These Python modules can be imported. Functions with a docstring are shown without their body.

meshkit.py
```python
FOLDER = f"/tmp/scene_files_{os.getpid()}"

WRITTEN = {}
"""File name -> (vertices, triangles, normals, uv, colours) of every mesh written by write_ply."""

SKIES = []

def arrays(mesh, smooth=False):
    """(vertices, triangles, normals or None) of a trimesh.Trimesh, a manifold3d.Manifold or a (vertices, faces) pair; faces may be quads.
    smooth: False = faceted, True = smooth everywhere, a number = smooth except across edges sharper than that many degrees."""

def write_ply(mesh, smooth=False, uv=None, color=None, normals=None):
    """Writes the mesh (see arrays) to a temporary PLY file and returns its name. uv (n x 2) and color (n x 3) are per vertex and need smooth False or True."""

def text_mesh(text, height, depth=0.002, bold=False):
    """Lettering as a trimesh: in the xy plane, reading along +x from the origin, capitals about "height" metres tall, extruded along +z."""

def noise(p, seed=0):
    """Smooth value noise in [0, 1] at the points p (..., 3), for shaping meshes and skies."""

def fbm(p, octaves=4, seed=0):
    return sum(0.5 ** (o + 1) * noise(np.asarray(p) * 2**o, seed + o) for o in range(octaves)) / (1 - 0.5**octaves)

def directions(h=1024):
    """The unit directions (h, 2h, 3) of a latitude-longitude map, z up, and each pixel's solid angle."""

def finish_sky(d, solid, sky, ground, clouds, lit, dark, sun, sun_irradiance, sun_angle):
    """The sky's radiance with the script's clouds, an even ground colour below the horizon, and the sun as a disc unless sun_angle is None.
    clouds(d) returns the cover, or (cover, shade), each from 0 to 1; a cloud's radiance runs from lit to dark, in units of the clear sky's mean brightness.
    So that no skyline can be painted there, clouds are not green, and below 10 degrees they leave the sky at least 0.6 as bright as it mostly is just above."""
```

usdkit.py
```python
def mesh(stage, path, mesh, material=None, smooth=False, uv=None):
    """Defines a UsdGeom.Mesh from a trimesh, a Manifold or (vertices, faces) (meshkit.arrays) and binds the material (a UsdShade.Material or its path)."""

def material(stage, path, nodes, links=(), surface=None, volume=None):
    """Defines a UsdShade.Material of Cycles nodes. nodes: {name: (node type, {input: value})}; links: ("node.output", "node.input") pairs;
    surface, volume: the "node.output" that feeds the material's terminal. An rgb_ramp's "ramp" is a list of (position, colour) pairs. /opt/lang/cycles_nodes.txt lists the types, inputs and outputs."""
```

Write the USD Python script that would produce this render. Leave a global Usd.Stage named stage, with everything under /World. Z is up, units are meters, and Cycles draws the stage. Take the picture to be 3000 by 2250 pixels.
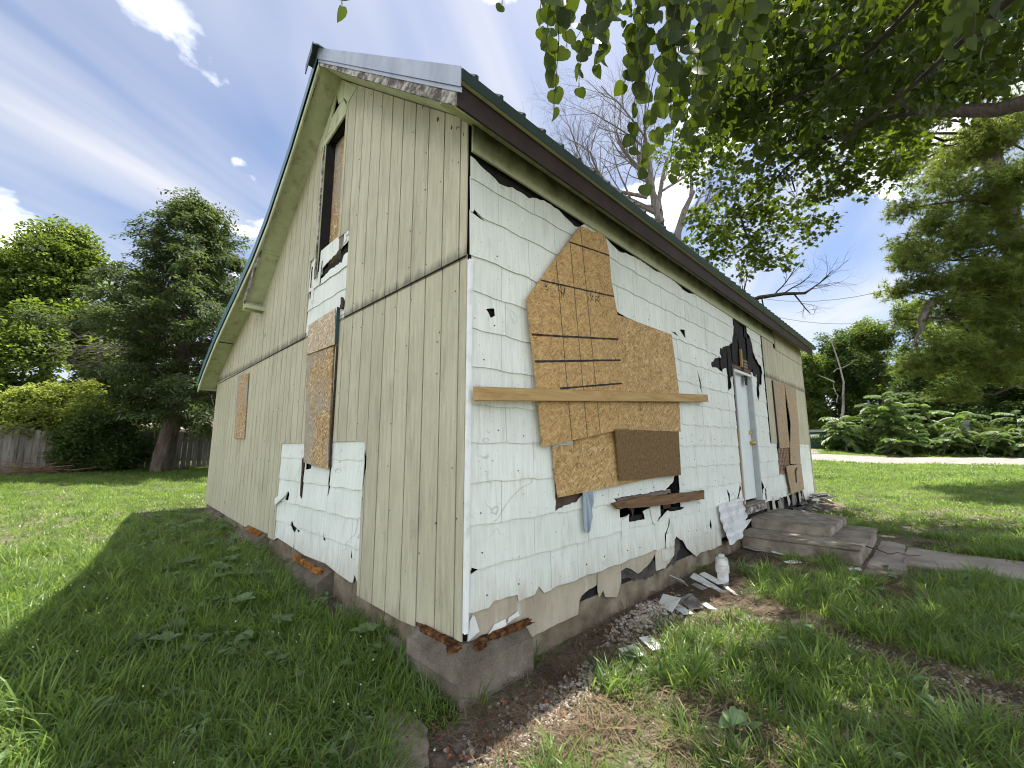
import math, random
import numpy as np
import trimesh
import usdkit
import meshkit
from pxr import Usd, UsdGeom, UsdLux, UsdShade, Gf, Sdf, Vt
from shapely.geometry import Polygon, LineString, box as sbox, MultiPolygon, Point
from shapely.ops import unary_union
from shapely import affinity

stage = Usd.Stage.CreateInMemory()
UsdGeom.SetStageUpAxis(stage, UsdGeom.Tokens.z)
UsdGeom.SetStageMetersPerUnit(stage, 1.0)
WORLD = UsdGeom.Xform.Define(stage, '/World')
UsdGeom.Scope.Define(stage, '/World/Looks')

# ---------------------------------------------------------------- camera, sky, sun, exposure
EXPOSURE = 1.72
SKY_STRENGTH = 0.15
SUN_INTENSITY = 0.72
CIR_LOC, CUM_LOC = (0.0, 0.5, 0.0), (0.06, -0.08, 0.2)
cam = UsdGeom.Camera.Define(stage, '/World/camera')
cam.CreateHorizontalApertureAttr(36.0)
cam.CreateVerticalApertureAttr(27.0)
cam.CreateFocalLengthAttr(14.938)
cam.CreateClippingRangeAttr(Gf.Vec2f(0.05, 2000.0))
cam.CreateExposureAttr(EXPOSURE)
_yaw, _pit, _rol = 0.78629, 0.15306, -0.0027
_f = np.array([math.cos(_pit) * math.cos(_yaw), math.cos(_pit) * math.sin(_yaw), math.sin(_pit)])
_r = np.array([math.sin(_yaw), -math.cos(_yaw), 0.0])
_u = np.cross(_r, _f)
_R = _r * math.cos(_rol) + _u * math.sin(_rol)
_U = -_r * math.sin(_rol) + _u * math.cos(_rol)
CAM = np.array([-1.728, -2.149, 1.434])
cam.AddTransformOp().Set(Gf.Matrix4d(*_R, 0, *_U, 0, *(-_f), 0, *CAM, 1))

SUN = np.array([0.30, 0.05, 1.0]); SUN /= np.linalg.norm(SUN)
sun = UsdLux.DistantLight.Define(stage, '/World/sun')
sun.CreateNormalizeAttr(True) if hasattr(sun, 'CreateNormalizeAttr') else None
sun.CreateIntensityAttr(SUN_INTENSITY)
sun.CreateAngleAttr(0.5)
sun.CreateColorAttr(Gf.Vec3f(1.0, 0.95, 0.86))
_zx = SUN
_xx = np.cross([0, 1, 0], _zx); _xx /= np.linalg.norm(_xx)
_yx = np.cross(_zx, _xx)
sun.AddTransformOp().Set(Gf.Matrix4d(*_xx, 0, *_yx, 0, *_zx, 0, 0, 0, 30, 1))


def mat(name, nodes, links, surface='p.BSDF', volume=None):
    return usdkit.material(stage, '/World/Looks/' + name, nodes, links, surface=surface, volume=volume)


# sky: physical sky with thin streaked cirrus and a few cumulus heaps mixed in
SKYM = mat('sky', {
    'sky': ('sky_texture', dict(sky_type='single_scattering', sun_disc=False, sun_elevation=math.asin(SUN[2]), sun_rotation=math.atan2(SUN[0], SUN[1]), altitude=200.0, air_density=1.0, aerosol_density=1.2, ozone_density=1.6)),
    'tint': ('mix_color', dict(blend_type='multiply', fac=1.0, b=(0.345, 0.345, 0.365))),
    'tc': ('texture_coordinate', {}),
    'sep': ('separate_xyz', {}),
    'zc': ('math', dict(math_type='maximum', value2=0.05)),
    'zo': ('math', dict(math_type='add', value2=0.12)),
    'u': ('math', dict(math_type='divide')), 'v': ('math', dict(math_type='divide')),
    'uv': ('combine_xyz', {}),
    'm0': ('mapping', dict(rotation=(0, 0, -0.50))),
    'm1': ('mapping', dict(scale=(0.62, 1.8, 1.0), location=CIR_LOC)),
    'n1': ('noise_texture', dict(scale=0.95, detail=4.0, roughness=0.5, distortion=0.5)),
    'r1': ('rgb_ramp', dict(ramp=[(0.36, (0.02, 0.02, 0.02)), (0.50, (0.36, 0.36, 0.36)), (0.66, (0.86, 0.86, 0.86))])),
    'm2': ('mapping', dict(scale=(1.0, 1.0, 1.5), location=CUM_LOC)),
    'n2': ('noise_texture', dict(scale=2.3, detail=9.0, roughness=0.55, distortion=0.2)),
    'r2': ('rgb_ramp', dict(ramp=[(0.548, (0, 0, 0)), (0.595, (0.7, 0.7, 0.7)), (0.68, (1, 1, 1))])),
    'n3': ('noise_texture', dict(scale=5.0, detail=5.0, roughness=0.6)),
    'r3': ('rgb_ramp', dict(ramp=[(0.35, (0.50, 0.52, 0.58)), (0.60, (1.0, 1.0, 1.0))])),
    'cir': ('mix_color', dict(b=(2.15, 2.14, 2.18))),
    'cumc': ('mix_color', dict(blend_type='multiply', fac=1.0, b=(6.2, 6.1, 6.0), use_clamp=False)),
    'cum': ('mix_color', {}),
    'bg': ('background_shader', dict(strength=SKY_STRENGTH)),
}, [('tc.generated', 'sep.vector'), ('sep.z', 'zc.value1'), ('zc.value', 'zo.value1'), ('sep.x', 'u.value1'), ('sep.y', 'v.value1'), ('zo.value', 'u.value2'), ('zo.value', 'v.value2'),
    ('u.value', 'uv.x'), ('v.value', 'uv.y'), ('uv.vector', 'm0.vector'), ('m0.vector', 'm1.vector'), ('m1.vector', 'n1.vector'), ('n1.fac', 'r1.fac'),
    ('tc.generated', 'm2.vector'), ('m2.vector', 'n2.vector'), ('n2.fac', 'r2.fac'), ('tc.generated', 'n3.vector'), ('n3.fac', 'r3.fac'),
    ('sky.color', 'tint.a'), ('tint.result', 'cir.a'), ('r1.color', 'cir.fac'), ('r3.color', 'cumc.a'),
    ('cir.result', 'cum.a'), ('cumc.result', 'cum.b'), ('r2.color', 'cum.fac'), ('cum.result', 'bg.color')], surface='bg.background')
dome = UsdLux.DomeLight.Define(stage, '/World/sky')
UsdShade.MaterialBindingAPI.Apply(dome.GetPrim()).Bind(SKYM)

# ---------------------------------------------------------------- helpers
names = {}
INFO = {}


def unique(name, parent):
    k = (parent, name)
    n = names.get(k, 0)
    names[k] = n + 1
    return f'{parent}/{name}' + (f'_{n:03d}' if n else '')


def tag(path, label=None, cat=None, group=None, kind=None):
    p = stage.GetPrimAtPath(path)
    for k, v in (('label', label), ('category', cat), ('group', group), ('kind', kind)):
        if v:
            p.SetCustomDataByKey(k, v)
    return path


class Thing:
    def __init__(self, name, label, cat, base=(0, 0, 0), group=None, kind=None):
        self.path = unique(name, '/World')
        self.base = np.array(base, float)
        x = UsdGeom.Xform.Define(stage, self.path)
        x.AddTranslateOp().Set(Gf.Vec3d(*map(float, base)))
        tag(self.path, label, cat, group, kind)


def put(name, mesh, material, parent=None, smooth=False, label=None, cat=None, group=None, kind=None):
    """One mesh prim; parent: a Thing, a (Thing, path) part, or None for top level."""
    base = np.zeros(3)
    root = '/World'
    if isinstance(parent, Thing):
        base, root = parent.base, parent.path
    elif parent is not None:
        base, root = parent[0].base, parent[1]
    path = unique(name, root)
    v, f, n = meshkit.arrays(mesh, smooth)
    m = UsdGeom.Mesh.Define(stage, path)
    m.CreatePointsAttr(Vt.Vec3fArray.FromNumpy((v - base).astype(np.float32)))
    m.CreateFaceVertexCountsAttr(Vt.IntArray.FromNumpy(np.full(len(f), 3, np.int32)))
    m.CreateFaceVertexIndicesAttr(Vt.IntArray.FromNumpy(f.astype(np.int32).ravel()))
    m.CreateSubdivisionSchemeAttr('none')
    if n is not None:
        m.CreateNormalsAttr(Vt.Vec3fArray.FromNumpy(n.astype(np.float32)))
        m.SetNormalsInterpolation('vertex')
    UsdShade.MaterialBindingAPI.Apply(m.GetPrim()).Bind(material)
    tag(path, label, cat, group, kind)
    return path


def cat(ms):
    vs, fs, n = [], [], 0
    for m in ms:
        v, f = (np.asarray(m.vertices), np.asarray(m.faces)) if hasattr(m, 'vertices') else m
        vs.append(v); fs.append(np.asarray(f) + n); n += len(v)
    return np.vstack(vs), np.vstack(fs)


def bx(x0, x1, y0, y1, z0, z1, bevel=0.0):
    if bevel:
        m = trimesh.creation.box([1, 1, 1])
        b = bevel
        pts = []
        for sx in (0, 1):
            for sy in (0, 1):
                for sz in (0, 1):
                    c = np.array([(x0, x1)[sx], (y0, y1)[sy], (z0, z1)[sz]], float)
                    s = np.array([1 - 2 * sx, 1 - 2 * sy, 1 - 2 * sz]) * b
                    for k in range(3):
                        q = c + s; q[k] = c[k]
                        pts.append(q)
        return trimesh.convex.convex_hull(np.array(pts))
    m = trimesh.creation.box([x1 - x0, y1 - y0, z1 - z0])
    m.apply_translation([(x0 + x1) / 2, (y0 + y1) / 2, (z0 + z1) / 2])
    return m


def polys(g):
    if g.is_empty:
        return []
    return [p for p in getattr(g, 'geoms', [g]) if isinstance(p, Polygon) and p.area > 1e-5]


def slab(poly, th):
    """Flat polygon(s) extruded 0..th, as (v, f)."""
    out = []
    for p in polys(poly):
        m = trimesh.creation.extrude_polygon(p, th, engine='earcut')
        out.append((np.array(m.vertices), np.array(m.faces)))
    return cat(out) if out else None


def onL(poly, off, th, tilt=0.0, zt=0.0):
    """Wall coordinates (x, z) on the long wall y = 0; the outer face stands off by `off`."""
    m = slab(poly, th)
    if m is None:
        return None
    v, f = m
    w = v[:, 2] + off - th + tilt * (zt - v[:, 1])
    return np.c_[v[:, 0], -w, v[:, 1]], f


def onG(poly, off, th, tilt=0.0, zt=0.0):
    """Wall coordinates (y, z) on the gable wall x = 0."""
    m = slab(poly, th)
    if m is None:
        return None
    v, f = m
    w = v[:, 2] + off - th + tilt * (zt - v[:, 1])
    return np.c_[-w, v[:, 0], v[:, 1]], f[:, ::-1]


def jag(pts, amp, step=0.04, seed=0, closed=True):
    rg = np.random.RandomState(seed)
    out = []
    pts = [np.array(p, float) for p in pts]
    n = len(pts) if closed else len(pts) - 1
    for i in range(n):
        a, b = pts[i], pts[(i + 1) % len(pts)]
        k = max(1, int(np.linalg.norm(b - a) / step))
        for j in range(k):
            q = a + (b - a) * (j / k)
            out.append(tuple(q + rg.uniform(-amp, amp, 2)))
    if not closed:
        out.append(tuple(pts[-1]))
    p = Polygon(out) if closed else None
    return (p if p.is_valid else p.buffer(0)) if closed else out


def tube(pts, radii, sides=6):
    p = np.asarray(pts, float)
    r = np.broadcast_to(np.asarray(radii, float), (len(p),))
    t = np.gradient(p, axis=0)
    t /= np.linalg.norm(t, axis=1, keepdims=True) + 1e-12
    ref = np.array([0, 0, 1.0]) if abs(t[:, 2]).mean() < 0.8 else np.array([1.0, 0.2, 0])
    a = np.cross(t, ref); a /= np.linalg.norm(a, axis=1, keepdims=True) + 1e-12
    b = np.cross(t, a)
    an = np.arange(sides) * 2 * np.pi / sides
    v = (p[:, None] + r[:, None, None] * (np.cos(an)[None, :, None] * a[:, None] + np.sin(an)[None, :, None] * b[:, None])).reshape(-1, 3)
    i, j = np.meshgrid(np.arange(len(p) - 1), np.arange(sides), indexing='ij')
    q = np.stack([i * sides + j, i * sides + (j + 1) % sides, (i + 1) * sides + (j + 1) % sides, (i + 1) * sides + j], -1).reshape(-1, 4)
    f = np.vstack([q[:, [0, 2, 1]], q[:, [0, 3, 2]]])
    # end caps
    n = len(v)
    v = np.vstack([v, p[0], p[-1]])
    e = (len(p) - 1) * sides
    caps = [[n, (k), (k + 1) % sides] for k in range(sides)] + [[n + 1, e + (k + 1) % sides, e + k] for k in range(sides)]
    return v, np.vstack([f, caps])


def quats(eul):
    """(yaw, pitch, roll) rows -> Quath array; R = Rz(yaw) Ry(pitch) Rx(roll)."""
    h = np.asarray(eul, float) / 2
    cz, sz, cy, sy, cx, sx = np.cos(h[:, 0]), np.sin(h[:, 0]), np.cos(h[:, 1]), np.sin(h[:, 1]), np.cos(h[:, 2]), np.sin(h[:, 2])
    w = cx * cy * cz + sx * sy * sz
    x = sx * cy * cz - cx * sy * sz
    y = cx * sy * cz + sx * cy * sz
    z = cx * cy * sz - sx * sy * cz
    return Vt.QuathArray([Gf.Quath(float(a), float(b), float(c), float(d)) for a, b, c, d in zip(w, x, y, z)])


def scatter(name, protos, mats, pos, eul, scale, idx, parent=None, **tags):
    """A PointInstancer of small meshes."""
    root, base = ('/World', np.zeros(3)) if parent is None else ((parent.path, parent.base) if isinstance(parent, Thing) else (parent[1], parent[0].base))
    path = unique(name, root)
    pi = UsdGeom.PointInstancer.Define(stage, path)
    rel = pi.CreatePrototypesRel()
    for k, m in enumerate(protos):
        pp = f'{path}/shape_{k:03d}'
        usdkit.mesh(stage, pp, m, mats[k] if isinstance(mats, (list, tuple)) else mats)
        rel.AddTarget(pp)
    pos = np.asarray(pos, float) - base
    n = len(pos)
    sc = np.asarray(scale, float)
    sc = np.repeat(sc[:, None], 3, 1) if sc.ndim == 1 else sc
    pi.CreateProtoIndicesAttr(Vt.IntArray.FromNumpy(np.asarray(idx, np.int32)))
    pi.CreatePositionsAttr(Vt.Vec3fArray.FromNumpy(pos.astype(np.float32)))
    pi.CreateScalesAttr(Vt.Vec3fArray.FromNumpy(sc.astype(np.float32)))
    pi.CreateOrientationsAttr(quats(eul))
    tag(path, **tags)
    return path


# ---------------------------------------------------------------- materials
def noisy(name, stops, scale=6.0, detail=5.0, stretch=(1, 1, 1), rough=0.8, bump=0.15, bscale=None, dist=0.0, spec=0.3, metal=0.0, bd=0.02, rnd=0.0):
    nodes = {
        'g': ('geometry', {}), 'm': ('mapping', dict(scale=stretch)),
        'n': ('noise_texture', dict(scale=scale, detail=detail, roughness=0.6, distortion=dist)),
        'r': ('rgb_ramp', dict(ramp=stops)),
        'nb': ('noise_texture', dict(scale=bscale or scale * 4, detail=6.0, roughness=0.65)),
        'b': ('bump', dict(strength=bump, distance=bd)),
        'o': ('object_info', {}), 'rm': ('map_range', dict(from_min=0.0, from_max=1.0, to_min=1 - rnd, to_max=1 + rnd)),
        'h': ('hsv', {}),
        'p': ('principled_bsdf', dict(roughness=rough, specular_ior_level=spec, metallic=metal)),
    }
    links = [('g.position', 'm.vector'), ('m.vector', 'n.vector'), ('n.fac', 'r.fac'), ('m.vector', 'nb.vector'), ('nb.fac', 'b.height'), ('b.normal', 'p.normal')]
    if rnd:
        links += [('o.random', 'rm.value'), ('rm.result', 'h.value'), ('r.color', 'h.color'), ('h.color', 'p.base_color')]
    else:
        links += [('r.color', 'p.base_color')]
    return mat(name, nodes, links)


FELT = noisy('black_felt', [(0.3, (0.006, 0.006, 0.006)), (0.7, (0.022, 0.020, 0.018))], 9, rough=0.85, bump=0.5, bd=0.03)
DARKWOOD = noisy('dark_old_wood', [(0.3, (0.02, 0.014, 0.01)), (0.7, (0.075, 0.05, 0.035))], 7, stretch=(1, 1, 6), rough=0.85, bump=0.4)
SLATWOOD = noisy('grey_lath_wood', [(0.3, (0.12, 0.10, 0.08)), (0.7, (0.30, 0.25, 0.19))], 9, stretch=(1, 1, 8), rough=0.85, bump=0.4)
UNDER = noisy('brown_sheathing', [(0.3, (0.045, 0.03, 0.022)), (0.7, (0.13, 0.085, 0.06))], 5, rough=0.9, bump=0.5, bscale=30)
PLANK = noisy('pine_plank', [(0.25, (0.22, 0.13, 0.045)), (0.5, (0.40, 0.26, 0.10)), (0.75, (0.50, 0.34, 0.15))], 2.6, stretch=(0.6, 6, 7), rough=0.65, bump=0.2, dist=1.2)
ROTPLANK = noisy('rotten_plank', [(0.25, (0.07, 0.04, 0.02)), (0.5, (0.17, 0.095, 0.045)), (0.8, (0.27, 0.165, 0.085))], 3, stretch=(0.7, 6, 9), rough=0.8, bump=0.5, dist=0.8)
HARDBOARD = noisy('brown_hardboard', [(0.3, (0.095, 0.055, 0.020)), (0.55, (0.165, 0.102, 0.040)), (0.8, (0.25, 0.165, 0.07))], 40, rough=0.75, bump=0.25, stretch=(1, 1, 0.8))
SOFFIT_N = [(0.30, (0.16, 0.17, 0.10)), (0.36, (0.42, 0.46, 0.29)), (0.7, (0.50, 0.54, 0.36))]
FASCIA = noisy('brown_fascia', [(0.3, (0.022, 0.015, 0.012)), (0.7, (0.046, 0.029, 0.023))], 4, rough=0.7, bump=0.2)
GREENMETAL = noisy('dark_green_roof', [(0.3, (0.016, 0.040, 0.044)), (0.7, (0.030, 0.062, 0.066))], 5, rough=0.42, bump=0.04, spec=0.5)
BLUEMETAL = noisy('teal_rake_metal', [(0.3, (0.040, 0.095, 0.125)), (0.7, (0.070, 0.14, 0.17))], 5, rough=0.35, bump=0.03, spec=0.5)
GALV = noisy('galvanised_trim', [(0.3, (0.24, 0.27, 0.31)), (0.55, (0.33, 0.36, 0.40)), (0.75, (0.38, 0.41, 0.45))], 5, stretch=(1, 1, 0.5), rough=0.42, bump=0.03, metal=0.6)
WHITEMETAL = noisy('white_metal', [(0.25, (0.52, 0.54, 0.52)), (0.5, (0.78, 0.80, 0.79)), (0.8, (0.82, 0.84, 0.83))], 7, rough=0.45, bump=0.1)
BLUESTRIP = noisy('blue_grey_flashing', [(0.3, (0.24, 0.30, 0.35)), (0.7, (0.32, 0.39, 0.44))], 6, rough=0.5, bump=0.06)
RAKEWOOD = noisy('peeled_white_rake', [(0.42, (0.085, 0.072, 0.062)), (0.50, (0.22, 0.20, 0.175)), (0.60, (0.44, 0.425, 0.385))], 9, stretch=(1, 1, 1.6), rough=0.85, bump=0.6, bscale=40)
DOORM = noisy('door_paint', [(0.3, (0.64, 0.70, 0.67)), (0.7, (0.72, 0.78, 0.75))], 4, rough=0.5, bump=0.03)
JAMBM = noisy('jamb_paint', [(0.3, (0.34, 0.37, 0.37)), (0.7, (0.44, 0.47, 0.47))], 5, rough=0.6, bump=0.1)
BRASS = noisy('brass', [(0.3, (0.62, 0.42, 0.10)), (0.7, (0.75, 0.55, 0.18))], 5, rough=0.25, metal=1.0, bump=0.0)
RUSTD = noisy('dark_rust_rot', [(0.28, (0.025, 0.012, 0.007)), (0.46, (0.11, 0.045, 0.016)), (0.60, (0.27, 0.115, 0.032)), (0.78, (0.42, 0.21, 0.07))], 26, rough=0.95, bump=1.0, bscale=90, bd=0.03)
RUSTW = noisy('rust_rot', [(0.25, (0.09, 0.035, 0.012)), (0.45, (0.30, 0.125, 0.03)), (0.62, (0.46, 0.21, 0.05)), (0.8, (0.55, 0.30, 0.10))], 16, rough=0.95, bump=0.9, bscale=60, bd=0.03)
INK = noisy('marker_ink', [(0.3, (0.012, 0.010, 0.008)), (0.7, (0.045, 0.032, 0.02))], 40, rough=0.8, bump=0.0)
PVC = noisy('white_pvc', [(0.3, (0.42, 0.41, 0.37)), (0.48, (0.64, 0.65, 0.62)), (0.7, (0.74, 0.75, 0.73))], 11, rough=0.4, bump=0.03)
DEBRIS = noisy('broken_shingle', [(0.30, (0.42, 0.38, 0.30)), (0.5, (0.68, 0.70, 0.67)), (0.75, (0.76, 0.79, 0.77))], 7, rough=0.75, bump=0.2, rnd=0.12)
DEBRISG = noisy('grey_shingle_back', [(0.3, (0.22, 0.21, 0.20)), (0.7, (0.36, 0.35, 0.33))], 8, rough=0.85, bump=0.25, rnd=0.1)


def paint_wood(name, stops, stain, stretch, rnd, grain=26.0, gb=0.35, speck=0.5, gmin=0.86, gmax=1.08, scr=0.0, low=None, seam=None):
    """Painted board: even tone, vertical combed grain, dark specks, scratches and streaky stains of their own shape; low: (z0, z1, colour) splashed dirt; seam: z of a weathered lower edge."""
    N = {
        'g': ('geometry', {}), 'm': ('mapping', dict(scale=stretch)), 'ms': ('mapping', dict(scale=(2.2, 2.2, 0.5))),
        'n': ('noise_texture', dict(scale=2.0, detail=4.0)), 'r': ('rgb_ramp', dict(ramp=stops)),
        'gr': ('noise_texture', dict(scale=grain, detail=4.0, roughness=0.6, distortion=0.2)),
        'gm': ('map_range', dict(from_min=0.25, from_max=0.75, to_min=gmin, to_max=gmax)),
        'st': ('noise_texture', dict(scale=3.0, detail=7.0, roughness=0.7)),
        'sr': ('rgb_ramp', dict(ramp=[(0.54, (0, 0, 0)), (0.74, (0.8, 0.8, 0.8))])),
        'sm': ('mix_color', dict(b=stain)),
        'sp': ('noise_texture', dict(scale=46.0, detail=2.0)),
        'spr': ('rgb_ramp', dict(ramp=[(0.70, (0, 0, 0)), (0.745, (1, 1, 1))])),
        'spk': ('math', dict(math_type='multiply', value2=speck)),
        'sx': ('mix_color', dict(b=(0.05, 0.045, 0.035))),
        'o': ('object_info', {}), 'rm': ('map_range', dict(to_min=1 - rnd, to_max=1 + rnd)), 'mul': ('math', dict(math_type='multiply')),
        'h': ('hsv', {}),
        'b': ('bump', dict(strength=gb, distance=0.012)),
        'p': ('principled_bsdf', dict(roughness=0.72, specular_ior_level=0.25)),
    }
    L = [('g.position', 'm.vector'), ('g.position', 'n.vector'), ('n.fac', 'r.fac'), ('m.vector', 'gr.vector'), ('gr.fac', 'gm.value'),
         ('g.position', 'ms.vector'), ('ms.vector', 'st.vector'), ('st.fac', 'sr.fac'), ('r.color', 'sm.a'), ('sr.color', 'sm.fac'),
         ('g.position', 'sp.vector'), ('sp.fac', 'spr.fac'), ('spr.color', 'spk.value1'), ('spk.value', 'sx.fac'),
         ('o.random', 'rm.value'), ('rm.result', 'mul.value1'), ('gm.result', 'mul.value2'), ('mul.value', 'h.value'),
         ('h.color', 'p.base_color'), ('gr.fac', 'b.height'), ('b.normal', 'p.normal')]
    last = 'sm.result'
    if scr:      # fine dark scratches: the zero line of a noise, broken up by another
        N.update({'cn': ('noise_texture', dict(scale=1.7, detail=3.0, roughness=0.55, distortion=0.6)), 'cs': ('math', dict(math_type='subtract', value2=0.5)), 'ca': ('math', dict(math_type='absolute')),
                  'cr': ('rgb_ramp', dict(ramp=[(0.0, (1, 1, 1)), (0.004, (0.25, 0.25, 0.25)), (0.007, (0, 0, 0)), (1.0, (0, 0, 0))])), 'ck': ('noise_texture', dict(scale=2.3, detail=3.0)), 'cm': ('map_range', dict(from_min=0.52, from_max=0.60, to_min=0.0, to_max=scr, clamp=True)),
                  'cx': ('math', dict(math_type='multiply')), 'cc': ('mix_color', dict(b=(0.10, 0.085, 0.065)))})
        L += [('g.position', 'cn.vector'), ('cn.fac', 'cs.value1'), ('cs.value', 'ca.value1'), ('ca.value', 'cr.fac'), ('g.position', 'ck.vector'), ('ck.fac', 'cm.value'), ('cr.color', 'cx.value1'), ('cm.result', 'cx.value2'), (last, 'cc.a'), ('cx.value', 'cc.fac')]
        last = 'cc.result'
    if low or seam:
        N.update({'sz': ('separate_xyz', {}), 'ln': ('noise_texture', dict(scale=5.0, detail=6.0, roughness=0.65))})
        L += [('g.position', 'sz.vector'), ('ms.vector', 'ln.vector')]
    if low:      # splashed soil near the ground, ragged by noise
        N.update({'la': ('math', dict(math_type='multiply_add', value2=0.75)), 'lm': ('map_range', dict(from_min=low[0] + 0.37, from_max=low[1] + 0.37, to_min=0.85, to_max=0.0, clamp=True)), 'lc': ('mix_color', dict(b=low[2]))})
        L += [('ln.fac', 'la.value1'), ('sz.z', 'la.value3'), ('la.value', 'lm.value'), (last, 'lc.a'), ('lm.result', 'lc.fac')]
        last = 'lc.result'
    if seam:     # swollen, blackened lower edge of the upper sheets
        N.update({'ea': ('math', dict(math_type='multiply_add', value2=-0.22)), 'e0': ('math', dict(math_type='greater_than', value2=seam - 0.012)), 'em': ('map_range', dict(from_min=seam - 0.10, from_max=seam - 0.02, to_min=0.75, to_max=0.0, clamp=True)), 'ef': ('math', dict(math_type='multiply')), 'ec': ('mix_color', dict(b=(0.10, 0.095, 0.075)))})
        L += [('ln.fac', 'ea.value1'), ('sz.z', 'ea.value3'), ('ea.value', 'em.value'), ('sz.z', 'e0.value1'), ('em.result', 'ef.value1'), ('e0.value', 'ef.value2'), (last, 'ec.a'), ('ef.value', 'ec.fac')]
        last = 'ec.result'
    L += [(last, 'sx.a'), ('sx.result', 'h.color')]
    return mat(name, N, L)


SHINGLE = paint_wood('white_shingle', [(0.3, (0.69, 0.735, 0.665)), (0.7, (0.765, 0.80, 0.735))], (0.50, 0.48, 0.40), (1, 1, 0.06), 0.035, grain=60, gb=0.12, scr=0.42, low=(0.10, 0.62, (0.40, 0.355, 0.265)))
SHINGLED = paint_wood('grimy_shingle', [(0.3, (0.42, 0.385, 0.29)), (0.5, (0.60, 0.58, 0.48)), (0.7, (0.68, 0.68, 0.60))], (0.27, 0.22, 0.15), (1, 1, 0.06), 0.05, grain=50, gb=0.2)
TANUNDER = paint_wood('tan_undercourse', [(0.3, (0.30, 0.255, 0.18)), (0.7, (0.47, 0.42, 0.32))], (0.58, 0.56, 0.48), (1, 1, 0.2), 0.05, grain=30, gb=0.3)
SIDING = paint_wood('tan_siding', [(0.3, (0.455, 0.43, 0.30)), (0.7, (0.515, 0.49, 0.35))], (0.29, 0.265, 0.185), (1, 1, 0.075), 0.05, grain=34, gb=1.0, speck=0.5, gmin=0.80, gmax=1.10, seam=2.745, low=(0.02, 0.30, (0.27, 0.22, 0.15)))
SIDINGB = paint_wood('tan_siding_edge', [(0.3, (0.40, 0.385, 0.275)), (0.7, (0.46, 0.44, 0.32))], (0.2, 0.19, 0.14), (1, 1, 0.075), 0.045, grain=48, gb=0.75, speck=0.9)
SOFFIT = paint_wood('pale_green_soffit', [(0.3, (0.42, 0.46, 0.285)), (0.7, (0.50, 0.54, 0.35))], (0.17, 0.16, 0.10), (0.5, 0.5, 0.5), 0.04, grain=20, gb=0.2, speck=1.0)
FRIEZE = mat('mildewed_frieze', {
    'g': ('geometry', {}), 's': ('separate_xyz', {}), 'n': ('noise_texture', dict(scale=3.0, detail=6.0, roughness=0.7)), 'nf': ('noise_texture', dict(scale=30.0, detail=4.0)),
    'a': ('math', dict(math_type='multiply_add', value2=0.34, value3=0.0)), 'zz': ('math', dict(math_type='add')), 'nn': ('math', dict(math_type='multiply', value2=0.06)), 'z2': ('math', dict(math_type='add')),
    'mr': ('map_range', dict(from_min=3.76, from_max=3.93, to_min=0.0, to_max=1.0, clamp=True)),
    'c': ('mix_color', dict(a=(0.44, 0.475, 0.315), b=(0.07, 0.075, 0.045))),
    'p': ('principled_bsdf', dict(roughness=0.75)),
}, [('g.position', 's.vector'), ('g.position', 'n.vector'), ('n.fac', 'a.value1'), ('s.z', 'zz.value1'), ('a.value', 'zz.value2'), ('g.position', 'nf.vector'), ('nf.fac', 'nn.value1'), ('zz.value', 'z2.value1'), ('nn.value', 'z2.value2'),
    ('z2.value', 'mr.value'), ('mr.result', 'c.fac'), ('c.result', 'p.base_color')])


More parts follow.
